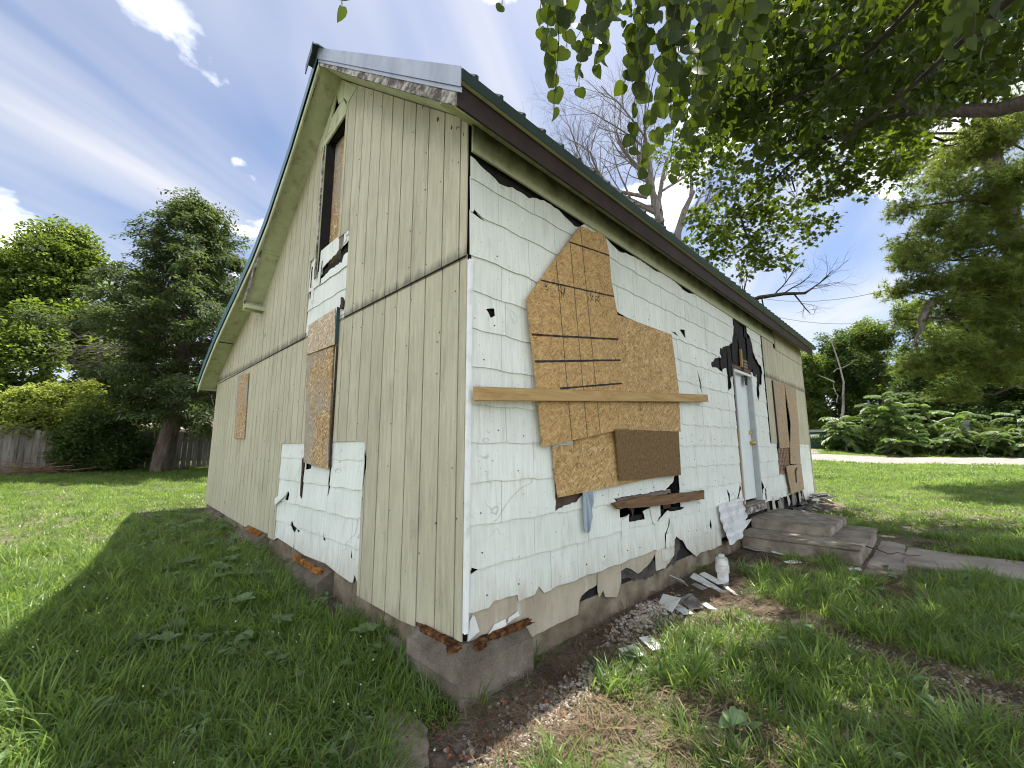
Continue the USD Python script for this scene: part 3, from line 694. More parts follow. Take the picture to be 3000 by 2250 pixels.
put('curled_flap', onG(jag([(3.60, 0.78), (3.55, 0.80), (3.2, 0.94), (3.22, 0.97), (3.5, 0.90), (3.60, 0.86)], 0.003, 0.05, 2), 0.03, 0.004), SHINGLE, H)
put('torn_slat', onG(jag([(2.80, 0.92), (2.83, 0.95), (2.845, 1.34), (2.79, 1.34)], 0.006, 0.05, 48), 0.012, 0.015), DARKWOOD, H)

# strand boards over the gable windows
put('window_board', onG(jag([(2.853, 2.505), (2.853, 2.855), (2.125, 2.88), (2.069, 2.491)], 0.003, 0.1, 1), 0.042, 0.012), OSB_XL, H, label='short weathered strand board at the top of the tall boarded window')
put('window_board', onG(jag([(2.884, 2.512), (2.148, 2.482), (2.116, 1.518), (2.075, 1.252), (2.745, 1.30), (2.80, 1.9)], 0.003, 0.1, 2), 0.028, 0.012), OSB_X, H, label='tall weathered strand board with a grey stain over the gable window')
put('board_edge_strip', bx(-0.044, -0.012, 2.062, 2.074, 2.49, 2.88), GREENMETAL, H)
put('board_edge_strip', bx(-0.026, -0.006, 2.062, 2.074, 1.27, 2.48), DARKWOOD, H)
put('window_board', onG(jag([(6.04, 2.675), (5.405, 2.632), (5.30, 1.604), (5.945, 1.632)], 0.003, 0.1, 3), 0.022, 0.012), OSB_X, H, label='small strand board on the low end of the gable wall')
put('splinter', onG(jag([(2.0, 2.84), (2.05, 2.86), (2.06, 2.98), (2.03, 2.99), (1.98, 2.92)], 0.012, 0.03, 3), 0.02, 0.02), DARKWOOD, H)

# ---- long wall: courses of white shingles
FRZ = 3.535
burn = jag([(5.41, 3.55), (5.394, 3.334), (5.349, 3.211), (5.268, 3.072), (5.015, 2.972), (4.738, 2.893), (4.693, 2.812), (4.766, 2.761), (4.455, 2.708), (4.428, 2.639), (4.333, 2.615), (4.31, 2.562), (4.736, 2.553), (4.90, 2.63), (4.934, 2.542), (4.93, 2.331), (4.933, 2.279), (5.083, 2.346), (5.09, 2.507), (5.2, 2.522), (5.2, 2.6), (6.17, 2.7), (6.293, 2.65), (6.42, 2.70), (6.311, 2.313), (6.44, 2.25), (6.543, 2.555), (6.666, 2.556), (6.775, 2.771), (6.728, 2.893), (6.506, 2.976), (6.345, 3.101), (6.315, 3.27), (6.21, 3.376), (6.075, 3.362), (6.071, 3.55)], 0.02, 0.05, 11)
hole = jag([(2.971, 1.14), (3.055, 1.52), (3.085, 1.50), (3.078, 0.967), (3.077, 0.795), (3.161, 0.787), (3.121, 0.766), (2.818, 0.766), (2.755, 0.787), (2.493, 0.698), (2.415, 0.707), (2.391, 0.85), (2.219, 0.835), (2.258, 0.756), (1.933, 0.764), (1.954, 0.82), (1.799, 0.82), (1.805, 0.893), (1.755, 0.959), (1.695, 0.996), (2.717, 1.001), (2.928, 1.077)], 0.006, 0.04, 12)
brownp = jag([(0.881, 1.20), (1.234, 1.20), (1.234, 1.067), (1.156, 1.017), (0.99, 1.0), (0.917, 0.985), (0.877, 0.968)], 0.006, 0.03, 13)
xs = np.linspace(0.0, 7.0, 150)
gapz = FRZ - 0.012 + 0.014 * np.sin(xs * 5)
gapz = np.where(xs < 0.9, FRZ - 0.02 - 0.09 * np.exp(-((xs - 0.28) / 0.2) ** 2) - 0.06 * np.exp(-((xs - 0.6) / 0.12) ** 2), gapz)
gapz = gapz - 0.075 * np.exp(-((xs - 1.22) / 0.14) ** 2) - 0.05 * np.exp(-((xs - 1.98) / 0.18) ** 2) - 0.045 * np.exp(-((xs - 2.75) / 0.2) ** 2) - 0.04 * np.exp(-((xs - 3.7) / 0.3) ** 2)
gapz += np.random.RandomState(3).uniform(-0.012, 0.012, len(xs))
topgap = Polygon([(x, z) for x, z in zip(xs, gapz)] + [(7.2, 3.9), (-0.2, 3.9)])
MISS = [burn, hole, brownp, topgap, sbox(5.165, 0.40, 6.135, 2.70), sbox(1.02, 1.60, 1.70, 3.0), sbox(1.70, 1.60, 2.95, 2.70), jag([(1.72, 2.60), (1.72, 2.80), (1.83, 2.81), (1.95, 2.775), (2.25, 2.765), (2.45, 2.72), (2.45, 2.6)], 0.004, 0.05, 44), sbox(6.872, 1.532, 12, 4), sbox(7.27, 1.12, 8.9, 2.0),
        jag([(0.03, 3.075), (0.10, 3.062), (0.16, 3.055), (0.04, 3.105)], 0.003, 0.05, 1), jag([(0.16, 2.41), (0.24, 2.43), (0.25, 2.375), (0.205, 2.35)], 0.006, 0.03, 2),
        jag([(3.35, 2.90), (3.52, 2.93), (3.50, 2.80), (3.58, 2.60), (3.56, 2.78)], 0.006, 0.04, 3), jag([(3.1, 2.82), (3.22, 2.84), (3.31, 2.80)], 0.004, 0.05, 4), jag([(3.82, 2.45), (3.90, 2.32), (3.95, 2.15), (3.88, 2.22)], 0.006, 0.04, 5),
        jag([(3.75, 2.21), (3.80, 2.16), (3.86, 2.08), (3.82, 2.15)], 0.004, 0.04, 6), jag([(4.55, 0.90), (4.60, 0.86), (4.66, 0.82), (4.64, 0.74), (4.60, 0.70), (4.58, 0.80)], 0.006, 0.03, 7),
        jag([(5.10, 0.93), (5.03, 0.83), (4.90, 0.72), (4.96, 0.70), (5.08, 0.82), (5.16, 0.86)], 0.004, 0.04, 8), jag([(2.79, 0.72), (2.74, 0.62), (2.66, 0.56), (2.65, 0.42), (2.69, 0.42), (2.70, 0.56), (2.80, 0.66)], 0.004, 0.04, 9),
        jag([(2.86, 0.47), (2.87, 0.38), (2.96, 0.42), (3.0, 0.46), (2.92, 0.5)], 0.006, 0.03, 10), jag([(0.05, 0.715), (0.05, 0.67), (0.11, 0.69)], 0.002, 0.05, 11), jag([(3.86, 0.50), (3.90, 0.58), (3.93, 0.48), (3.89, 0.44)], 0.004, 0.03, 12),
        jag([(6.10, 0.95), (6.25, 0.86), (6.27, 0.80), (6.18, 0.78), (6.15, 0.55), (6.29, 0.55), (6.29, 0.78), (6.36, 0.79), (6.38, 0.62), (6.12, 0.5)], 0.008, 0.03, 14), jag([(8.9, 1.33), (8.98, 1.25), (9.0, 1.1), (8.93, 1.18)], 0.005, 0.03, 15)]
MISSU = unary_union([p.buffer(0) for p in MISS])
ragged = Polygon([(0.03, 0.454), (0.192, 0.442), (0.248, 0.476), (0.46, 0.461), (0.469, 0.415), (0.608, 0.404), (0.678, 0.474), (0.747, 0.405), (1.162, 0.405), (1.451, 0.418), (2.141, 0.432), (2.442, 0.44), (2.45, 0.324), (2.648, 0.289), (2.846, 0.31), (2.90, 0.46), (2.981, 0.461), (3.094, 0.425), (3.178, 0.334), (3.411, 0.205), (3.53, 0.235), (3.69, 0.225), (3.9, 0.21), (4.206, 0.217), (4.228, 0.30), (5.2, 0.30), (6.1, 0.56), (6.49, 0.575), (6.775, 0.558), (7.038, 0.548), (7.375, 0.57), (7.774, 0.565), (8.505, 0.592), (8.90, 0.591), (9.05, 0.37), (9.4, 0.36), (9.99, 0.385), (9.99, 4.0), (0.002, 4.0), (0.002, 2.73), (0.026, 2.72)])
ragged = jag(list(ragged.exterior.coords)[:-1], 0.005, 0.05, 17).buffer(0)
CRS = [(3.328, 3.60), (3.072, 3.345), (2.755, 3.09), (2.503, 2.775), (2.248, 2.52), (1.99, 2.265), (1.73, 2.01), (1.475, 1.75), (1.22, 1.495), (0.957, 1.24), (0.70, 0.975), (0.425, 0.72), (0.18, 0.445)]
JO = [0.675, 0.278, 0.605, 0.307, 0.35, 0.307, 0.63, 0.353, 0.636, 0.309, 0.637, 0.816, 0.28]
rg = np.random.RandomState(5)
for k, (zb, zt) in enumerate(CRS):
    js = [0.004 if zb > 2.6 else 0.026]
    x = JO[k]
    while x < 9.95:
        js.append(x); x += 0.655 if rg.rand() < 0.8 else 0.33
    js.append(9.99)
    for a, b in zip(js[:-1], js[1:]):
        if b - a < 0.05:
            continue
        w = rg.uniform(0.0012, 0.003)
        far_sag = 0.006 * math.sin(a * 1.7 + k)
        mtl = SHINGLE; rg.rand()
        if zb < 0.2 and a < 2.3:
            continue
        shingle(a + w, b - w, zb + far_sag, zt, onL, 0.0, MISSU, m=mtl, clip=ragged, ph=k * 2.1 + a, mul=1.0 + 0.6 * (a > 2.8))
# tan undercourse showing below the ragged lower edge near the corner
uc = jag([(0.03, 0.50), (0.037, 0.287), (0.102, 0.284), (0.15, 0.30), (0.40, 0.25), (0.559, 0.221), (0.614, 0.151), (0.899, 0.16), (1.145, 0.164), (1.165, 0.25), (1.195, 0.281), (1.246, 0.305), (1.405, 0.319), (1.42, 0.50)], 0.004, 0.05, 18)
put('undercourse', onL(uc, -0.003, 0.006), TANUNDER, H)
put('undercourse', onL(jag([(1.428, 0.5), (1.424, 0.425), (1.415, 0.27), (1.439, 0.219), (1.50, 0.262), (1.53, 0.20), (1.707, 0.158), (1.784, 0.263), (1.80, 0.5)], 0.004, 0.05, 19), -0.001, 0.006), TANUNDER, H)
put('undercourse', onL(jag([(1.806, 0.5), (1.80, 0.357), (1.88, 0.37), (1.96, 0.347), (2.081, 0.275), (2.2, 0.30), (2.312, 0.324), (2.434, 0.39), (2.44, 0.5)], 0.004, 0.05, 20), -0.003, 0.006), TANUNDER, H)
put('undercourse', onL(jag([(2.452, 0.45), (2.455, 0.23), (2.648, 0.225), (2.84, 0.30), (2.90, 0.45)], 0.006, 0.05, 22), -0.005, 0.006), SHINGLED, H)
put('torn_felt', onL(jag([(1.8, 0.38), (2.35, 0.38), (2.5, 0.30), (2.95, 0.52), (3.05, 0.36), (2.85, 0.22), (2.2, 0.2), (1.8, 0.3)], 0.02, 0.05, 23), -0.014, 0.004), noisy('torn_grey_felt', [(0.3, (0.03, 0.027, 0.024)), (0.7, (0.10, 0.09, 0.08))], 11, rough=0.9, bump=0.6), H)
put('brown_backing', onL(sbox(0.86, 0.94, 1.26, 1.22), -0.012, 0.006), UNDER, H)
# chips near the corner block
for k, pl in enumerate([[(0.03, 0.30), (0.04, 0.41), (0.07, 0.44), (0.12, 0.33)], [(0.17, 0.275), (0.24, 0.335), (0.34, 0.34), (0.35, 0.30)], [(0.36, 0.31), (0.37, 0.34), (0.46, 0.36), (0.47, 0.33)]]):
    put('shingle_chip', onL(jag(pl, 0.003, 0.03, 60 + k), 0.012, 0.005), DEBRIS, H)
# torn shards in the hole and over the door
for k, (pl, off, mm) in enumerate([([(2.33, 0.87), (2.45, 0.905), (2.58, 0.90), (2.56, 0.76), (2.46, 0.69), (2.40, 0.695)], 0.016, SHINGLE), ([(1.80, 0.63), (1.80, 0.79), (1.95, 0.83), (1.91, 0.66)], 0.014, SHINGLE), ([(2.20, 0.88), (2.32, 0.87), (2.36, 0.95), (2.0, 0.94), (2.02, 0.86)], -0.03, SLATWOOD),
                                   ([(1.80, 0.99), (2.9, 1.0), (2.9, 0.96), (1.80, 0.93)], -0.02, SLATWOOD), ([(2.50, 0.88), (2.60, 0.90), (2.62, 0.72), (2.55, 0.70)], -0.01, DARKWOOD), ([(2.70, 0.93), (2.95, 0.95), (2.9, 0.80), (2.74, 0.76)], -0.03, UNDER), ([(1.98, 0.91), (2.08, 0.90), (2.05, 0.80)], -0.005, UNDER),
                                   ([(2.645, 0.56), (2.645, 0.42), (2.82, 0.43), (2.83, 0.56)], 0.024, SHINGLE)]):
    put('torn_piece', onL(jag(pl, 0.008, 0.04, 70 + k), off, 0.005), mm, H)
rg = np.random.RandomState(77)
for k in range(26):
    cx, cz = rg.uniform(4.7, 6.7), rg.uniform(2.35, 3.5)
    if not burn.contains(Point(cx, cz)):
        continue
    w, h_ = rg.uniform(0.05, 0.17), rg.uniform(0.08, 0.30)
    pl = jag([(cx - w, cz - h_), (cx + w * rg.uniform(0.3, 1), cz - h_ * 0.9), (cx + w, cz + h_), (cx - w * 0.7, cz + h_)], 0.02, 0.05, 90 + k)
    g = onL(pl, -0.018 + 0.010 * rg.rand(), 0.002, rg.uniform(-0.04, 0.05), cz)
    put('torn_felt', g, FELT, H)
put('nailed_stick', onL(Polygon([(5.62, 2.735), (5.665, 2.735), (5.68, 3.035), (5.64, 3.035)]), 0.02, 0.03), PLANK, H)
for k in range(3):
    put('lath', onL(jag([(5.76, 2.75 + k * 0.055), (6.2, 2.765 + k * 0.05), (6.2, 2.805 + k * 0.05), (5.78, 2.79 + k * 0.055)], 0.005, 0.1, 130 + k), -0.016 - 0.002 * k, 0.006), SLATWOOD, H)
for k, (x0, z0, w, h_, a) in enumerate([(6.30, 0.46, 0.16, 0.26, 0.15), (6.62, 0.44, 0.17, 0.24, -0.1), (6.9, 0.40, 0.3, 0.16, 0.2), (7.3, 0.42, 0.10, 0.28, -0.3), (7.6, 0.45, 0.16, 0.20, 0.3), (7.9, 0.42, 0.2, 0.2, -0.15), (8.2, 0.44, 0.12, 0.3, 0.25), (8.5, 0.42, 0.2, 0.24, 0.05), (8.75, 0.45, 0.10, 0.30, -0.4), (7.05, 0.52, 0.10, 0.2, 0.5), (8.0, 0.52, 0.09, 0.22, 0.3)]):
    pl = affinity.rotate(Polygon([(x0, z0 - 0.05), (x0 + w, z0 - 0.03), (x0 + w * 0.9, z0 + h_), (x0 + w * 0.15, z0 + h_ * 0.85)]), math.degrees(a))
    put('torn_piece', onL(jag(list(pl.exterior.coords)[:-1], 0.012, 0.05, 140 + k), 0.006 + 0.012 * (k % 3), 0.005, 0.08, z0), (SLATWOOD, SHINGLED, DEBRISG)[k % 3], H)
# cracks and scratches as narrow slivers of dark filler are left to the material; nail heads are real
nails = []
for zb, zt in CRS[2:12]:
    for x in np.arange(0.2, 6.8, 0.33):
        xx, zz = x + rg.uniform(-0.08, 0.08), zb + 0.075 + rg.uniform(-0.03, 0.03)
        if rg.rand() < 0.55 and ragged.contains(Point(xx, zz)) and not MISSU.buffer(0.03).contains(Point(xx, zz)):
            nails.append(bx(xx - 0.0035, xx + 0.0035, -0.0125, -0.004, zz - 0.0035, zz + 0.0035))
put('nail_heads', cat(nails), noisy('rusty_nail', [(0.3, (0.02, 0.012, 0.008)), (0.7, (0.06, 0.035, 0.02))], 30), H, kind='stuff')

# corner post and the tan boards at the far end of the long wall
put('corner_bead', cat([bx(0.0005, 0.0245, -0.019, 0.012, 0.345, 2.72), bx(-0.004, 0.0005, -0.017, -0.010, 0.345, 2.72)]), WHITEMETAL, H)
RE = [6.885] + list(np.arange(6.99, 9.95, 0.213)) + [10.0]
for a, b in zip(RE[:-1], RE[1:]):
    low = Polygon([(a + 0.003, 1.535), (b - 0.003, 1.535), (b - 0.003, 2.722), (a + 0.003, 2.722)])
    low = low.difference(sbox(7.33, 1.4, 8.80, 2.60))
    siding_board(low, 0.018, onwall=onL)
    zt = FRZ - 0.06 if b < 7.73 else 3.385
    siding_board(Polygon([(a + 0.003, 2.725), (b - 0.003, 2.727), (b - 0.003, zt), (a + 0.003, zt)]), 0.020, onwall=onL)
    if b > 7.80:
        siding_board(Polygon([(max(a, 7.745) + 0.003, 3.365), (b - 0.003, 3.37), (b - 0.003, 3.80), (max(a, 7.745) + 0.003, 3.80)]), 0.031, onwall=onL)
put('corner_trim', bx(9.985, 10.03, -0.022, 0.06, 0.40, 3.8), SIDINGB, H)
put('corner_trim', bx(6.862, 6.882, -0.016, 0.02, 1.53, 3.5), FELT, H)
put('window_board', onL(jag([(7.29, 2.69), (8.12, 2.715), (8.05, 2.2), (8.02, 1.46), (7.31, 1.445)], 0.006, 0.1, 4), 0.042, 0.012), OSB_YW, H, label='left half of the split strand board right of the door')
put('window_board', onL(jag([(8.13, 2.712), (9.04, 2.725), (8.95, 1.9), (8.775, 1.125), (7.98, 1.14), (8.05, 1.45), (8.30, 1.95), (8.2, 2.4)], 0.006, 0.1, 5), 0.045, 0.012), OSB_YW, H, label='right half of the split strand board right of the door')
put('board_edge_strip', bx(7.262, 7.285, -0.042, -0.02, 1.45, 2.70), DARKWOOD, H)
put('window_board', onL(jag([(7.55, 1.118), (8.73, 1.125), (8.77, 0.61), (7.72, 0.60)], 0.006, 0.08, 6), 0.062, 0.012), OSB_YW, H, label='small strand board low on the wall right of the door')
bp = put('brick_paper_panel', onL(jag([(7.31, 1.44), (8.16, 1.452), (8.02, 1.13), (7.64, 0.96), (7.24, 0.975)], 0.01, 0.06, 7), 0.012, 0.006), noisy('brick_paper', [(0.3, (0.20, 0.12, 0.075)), (0.7, (0.36, 0.24, 0.16))], 14, rough=0.9, bump=0.3), H)
lines = [onL(sbox(7.32 + 0.11 * k, 1.02, 7.328 + 0.11 * k, 1.42), 0.0155, 0.004) for k in range(6)] + [onL(sbox(7.31, 1.05 + 0.075 * k, 7.95, 1.056 + 0.075 * k), 0.0165, 0.004) for k in range(5)]
put('printed_joint', cat(lines), INK, (H, bp))
put('nailed_stick', onL(jag([(8.13, 0.78), (8.19, 0.78), (8.21, 1.0), (8.33, 1.05), (8.3, 1.07), (8.13, 1.02)], 0.004, 0.05, 8), 0.072, 0.012), DARKWOOD, H)

# strand boards over the big front window
BB = jag([(1.245, 3.43), (1.346, 3.446), (1.42, 3.447), (1.481, 3.465), (1.546, 3.495), (1.66, 3.47), (1.71, 3.315), (1.729, 3.05), (1.813, 2.732), (1.863, 2.278), (1.909, 1.633), (0.682, 1.453), (0.598, 2.093), (0.526, 2.56), (0.909, 3.036)], 0.0015, 0.3, 9)
b1 = put('window_board', onL(BB, 0.056, 0.013), OSB_Y, H, label='large strand board cut to a slanted point over the front window')
put('window_board', onL(jag([(1.70, 2.735), (3.035, 2.767), (3.09, 2.423), (3.143, 2.062), (3.112, 1.63), (1.70, 1.60)], 0.0015, 0.3, 10), 0.041, 0.012), OSB_Y2, H, label='wide strand board with a sloping top right of the pointed one')
put('window_board', onL(jag([(0.828, 1.464), (0.841, 1.263), (0.882, 1.071), (1.5, 1.10), (2.481, 1.146), (2.6, 1.5), (1.2, 1.478)], 0.0015, 0.3, 11), 0.036, 0.012), OSB_Y2, H, label='coarse strand board under the front window')
put('window_board', onL(jag([(1.12, 1.535), (1.99, 1.66), (2.0, 1.47), (1.12, 1.47)], 0.0015, 0.3, 12), 0.022, 0.012), OSB_Y, H, label='strip of strand board between the two front boards')
put('window_board', onL(jag([(1.671, 1.615), (2.993, 1.629), (2.983, 1.149), (1.715, 1.156)], 0.002, 0.15, 13), 0.072, 0.014), HARDBOARD, H, label='dark brown hardboard square low on the front window')
BBi = BB.buffer(-0.006)
ink = []
for (a, b, w) in [((0.56, 2.735), (1.80, 2.905), 0.009), ((0.54, 2.284), (1.811, 2.481), 0.011), ((0.57, 2.082), (1.838, 2.28), 0.011), ((0.9, 1.912), (1.848, 2.056), 0.010), ((1.0, 3.205), (1.75, 3.31), 0.009)]:
    ink.append(jag(list(LineString([a, b]).buffer(w * 0.8, cap_style=2).exterior.coords)[:-1], 0.002, 0.03, int(a[1] * 100)).intersection(BBi))
for (a, b) in [((0.86, 3.2), (1.045, 1.45)), ((1.06, 3.4), (1.262, 1.45)), ((1.235, 3.45), (1.455, 1.5))]:
    ink.append(LineString([a, b]).buffer(0.0032, cap_style=2).intersection(BBi))
r_ = np.random.RandomState(4)
for cx, cz, w in [(0.93, 2.715, 0.055), (1.36, 2.775, 0.04), (1.47, 2.80, 0.045), (0.74, 2.715, 0.02)]:
    for k in range(9):
        a = (cx + r_.uniform(-w, w), cz + r_.uniform(-w, w)); an = r_.choice([0.1, 1.4, 1.2, -0.4])
        b = (a[0] + w * math.cos(an) * r_.uniform(0.6, 1.4), a[1] + w * math.sin(an) * r_.uniform(0.6, 1.4))
        ink.append(LineString([a, b]).buffer(0.0028, cap_style=2).intersection(BBi))
put('marker_lines', onL(unary_union([g.buffer(0) for g in ink]), 0.0568, 0.0015), INK, (H, b1))
# brace plank nailed across, and the rotten plank below
an = math.atan2(2.08 - 1.788, 3.87)
pk = bx(0, 3.88, -0.019, 0.019, -0.0455, 0.0455, 0.004)
pk.apply_transform(trimesh.transformations.rotation_matrix(-an, [0, 1, 0])); pk.apply_translation([0.005, -0.077, 1.787])
put('brace_plank', pk, PLANK, H, label='long tan plank nailed across the front window boards')
rp = onL(jag([(1.60, 0.962), (1.683, 0.915), (2.4, 0.875), (3.577, 0.846), (3.597, 0.941), (2.565, 0.968), (2.1, 0.985), (1.733, 0.975)], 0.006, 0.09, 14), 0.075, 0.04)
put('brace_plank', rp, ROTPLANK, H, label='short dark rotten plank nailed below the front window')
fs = slab(jag([(1.195, 1.13), (1.35, 1.13), (1.339, 0.998), (1.302, 0.941), (1.306, 0.889), (1.281, 0.79), (1.25, 0.765), (1.216, 0.773), (1.191, 0.794)], 0.003, 0.05, 15), 0.003)
v = fs[0]
off = 0.03 + 0.05 * np.clip(1.08 - v[:, 1], 0, 1) + 0.006 * np.sin((v[:, 0] - 1.19) * 60)
put('flashing_strip', (np.c_[v[:, 0], -(off + v[:, 2]), v[:, 1]], fs[1]), BLUESTRIP, H, label='blue-grey strip of flashing hanging below the front window')
# crumpled white sheet left of the door
gxs, gzs = np.meshgrid(np.linspace(0, 1, 40), np.linspace(0, 1, 34), indexing='ij')
lt = np.interp(gzs, [0, 0.35, 0.7, 1], [0.20, 0.08, 0.03, 0.0]); rt = np.interp(gzs, [0, 0.2, 0.5, 1], [0.70, 0.93, 1.02, 0.95])
xx = 4.10 + (lt + (rt - lt) * gxs) * 0.98
zz = 0.215 + 0.51 * gzs + 0.03 * gxs * gzs - 0.012 * np.sin(gxs * 9) * (1 - gzs) + 0.05 * (1 - gzs) * gxs ** 2
yy = -(0.03 + 0.035 * meshkit.fbm(np.stack([gxs * 1.6, gzs * 6.5, gxs * 0], -1), 3, 6) + 0.012 * np.sin(gzs * 26 + 2.5 * gxs) * (0.4 + gxs * 0.6) + 0.035 * (1 - gzs) ** 2)
n1, n2 = xx.shape
i, j = np.meshgrid(np.arange(n1 - 1), np.arange(n2 - 1), indexing='ij')
q = np.stack([i * n2 + j, (i + 1) * n2 + j, (i + 1) * n2 + j + 1, i * n2 + j + 1], -1).reshape(-1, 4)
fr = np.c_[xx.ravel(), yy.ravel(), zz.ravel()]
put('crumpled_sheet', (np.vstack([fr, fr + [0, 0.003, 0]]), np.vstack([q[:, [0, 1, 2]], q[:, [0, 2, 3]], q[:, [0, 2, 1]] + len(fr), q[:, [0, 3, 2]] + len(fr)])), WHITEMETAL, H, smooth=True, label='crumpled white sheet hanging low beside the door')

# door, frame, sill
dr = put('door', bx(5.285, 6.05, 0.065, 0.105, 0.66, 2.62), DOORM, H, label='pale white entrance door at the top of the steps')
put('door_knob', cat([trimesh.creation.icosphere(2, 0.03, ).apply_transform(trimesh.transformations.translation_matrix([5.985, 0.015, 1.53])), trimesh.creation.cylinder(0.014, 0.05, 12).apply_transform(trimesh.transformations.rotation_matrix(math.pi / 2, [1, 0, 0])).apply_translation([5.985, 0.04, 1.53]), trimesh.creation.cylinder(0.032, 0.008, 16).apply_transform(trimesh.transformations.rotation_matrix(math.pi / 2, [1, 0, 0])).apply_translation([5.985, 0.060, 1.53])]), BRASS, (H, dr), smooth=40)
put('deadbolt', cat([trimesh.creation.cylinder(0.031, 0.03, 16).apply_transform(trimesh.transformations.rotation_matrix(math.pi / 2, [1, 0, 0])).apply_translation([5.985, 0.05, 1.70]), bx(5.955, 5.965, 0.022, 0.034, 1.685, 1.715)]), BRASS, (H, dr), smooth=40)
put('strike_plate', bx(6.0495, 6.0515, 0.02, 0.05, 1.49, 1.57), BRASS, (H, dr))
put('door_frame', cat([bx(5.245, 5.283, -0.008, 0.11, 0.63, 2.66), bx(6.053, 6.105, -0.012, 0.11, 0.60, 2.66)]), JAMBM, H)
put('door_frame', bx(5.2831, 6.0529, -0.010, 0.11, 2.622, 2.662), DOORM, H)
put('door_casing', onL(jag([(5.205, 0.62), (5.232, 0.62), (5.236, 1.7), (5.21, 1.75)], 0.004, 0.08, 16), 0.006, 0.02), PLANK, H)
put('door_casing', onL(jag([(5.20, 1.76), (5.236, 1.70), (5.24, 2.69), (5.20, 2.69)], 0.006, 0.08, 17), -0.006, 0.02), DARKWOOD, H)
put('door_header', onL(jag([(5.21, 2.668), (6.13, 2.668), (6.13, 2.74), (5.22, 2.735)], 0.006, 0.08, 18), -0.008, 0.02), noisy('charred_header', [(0.3, (0.05, 0.028, 0.016)), (0.6, (0.20, 0.11, 0.055)), (0.8, (0.35, 0.27, 0.2))], 6, rough=0.9, stretch=(1, 1, 4)), H)
put('threshold', bx(5.19, 6.115, -0.045, 0.11, 0.588, 0.625, 0.006), SLATWOOD, H)
put('door_sill', bx(5.09, 6.11, -0.055, 0.02, 0.49, 0.586, 0.006), RAKEWOOD, H)

# ---- eaves, frieze, soffits, rakes
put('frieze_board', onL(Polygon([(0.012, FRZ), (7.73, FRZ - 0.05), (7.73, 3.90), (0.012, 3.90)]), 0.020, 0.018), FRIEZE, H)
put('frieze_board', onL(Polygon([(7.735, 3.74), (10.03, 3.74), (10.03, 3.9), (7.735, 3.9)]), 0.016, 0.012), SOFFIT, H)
put('eave_soffit', bx(-0.26, 10.33, -0.185, 0.01, 3.752, 3.768), SOFFIT, H)
put('fascia', bx(-0.266, 10.34, -0.203, -0.186, 3.607, 3.785), FASCIA, H)
put('eave_strip', bx(-0.268, 10.345, -0.232, -0.204, 3.768, 3.822, 0.004), SOFFIT, H)


def rake_strip(prof_top, h0, h1, x0, x1):
    """Strip along a (y, z) polyline between offsets h0 and h1 below it, x0..x1 thick."""
    t = np.array(prof_top, float)
    a, b = t - [0, h0], t - [0, h1]
    n = len(t)
    v = np.vstack([np.c_[np.full(n, x), p] for x in (x0, x1) for p in (a, b)])
    f = []
    for k in range(n - 1):
        q = lambda s, i: s * n + i
        for s0, s1, fl in ((0, 1, 1), (2, 3, 0), (0, 2, 0), (1, 3, 1)):
            w = [q(s0, k), q(s0, k + 1), q(s1, k + 1), q(s1, k)]
            f += [[w[0], w[1], w[2]], [w[0], w[2], w[3]]] if fl else [[w[0], w[2], w[1]], [w[0], w[3], w[2]]]
    for k in (0, n - 1):
        f += [[k, n + k, 3 * n + k], [k, 3 * n + k, 2 * n + k]]
    return v, np.array(f)


RT = [(-0.265, 3.818), (2.44, 6.02)]
put('rake_trim', rake_strip(RT, -0.012, 0.135, -0.296, -0.291), GALV, H, label='bright galvanised rake trim on the right slope')
put('rake_lip', rake_strip(RT, 0.136, 0.172, -0.287, -0.283), GALV, H)
rb = slab(jag([(-0.195, 3.80), (2.43, 5.93), (2.43, 5.80), (1.2, 4.765), (-0.19, 3.607)], 0.004, 0.08, 3), 0.022)
put('rake_board', (np.c_[-0.280 + rb[0][:, 2], rb[0][:, 0], rb[0][:, 1]], rb[1]), RAKEWOOD, H)
put('rake_soffit', rake_strip([(-0.185, 3.63), (2.425, 5.805)], -0.012, 0.0, -0.262, 0.012), SOFFIT, H)
put('rake_soffit', rake_strip([(2.425, 5.80), (4.97, 3.65)], -0.012, 0.0, -0.262, 0.012), SOFFIT, H)
put('rake_trim', rake_strip(ROOFL, -0.012, 0.13, -0.296, -0.291), BLUEMETAL, H, label='teal rake trim on the long left slope')
put('rake_board', rake_strip([(2.43, 5.97), (3.2, 5.23), (4.0, 4.60), (4.6, 4.26), (5.9, 3.75), (6.7, 3.43), (7.5, 3.03), (7.95, 2.74)], 0.10, 0.19, -0.278, -0.258), SOFFIT, H)
put('rake_board', rake_strip([(2.5, 5.86), (4.99, 3.74)], 0.0, 0.135, -0.262, -0.244), RAKEWOOD, H)
put('return_box', cat([bx(-0.26, 0.0, 4.86, 4.99, 3.53, 3.545), bx(-0.262, 0.0, 4.99, 5.005, 3.50, 3.72), bx(-0.268, 0.0, 4.84, 4.862, 3.505, 3.56)]), SOFFIT, H)
put('lean_to_soffit', rake_strip([(4.3, 4.20), (4.971, 3.965), (5.9, 3.60), (6.7, 3.31), (7.5, 2.93), (7.98, 2.64)], -0.012, 0.0, -0.262, 0.012), SOFFIT, H)
put('soffit_joint', rake_strip([(6.64, 3.328), (6.66, 3.32)], 0.0, 0.004, -0.26, 0.0), DARKWOOD, H)
put('eave_end', bx(-0.262, 10.3, 7.965, 7.98, 2.60, 2.70), SOFFIT, H)
# metal roof: right slope in ribbed panels, left slope in one sagging sheet
dy, dz = 2.44 + 0.265, 6.02 - 3.818
SL = math.hypot(dy, dz)
uy, uz = dy / SL, dz / SL


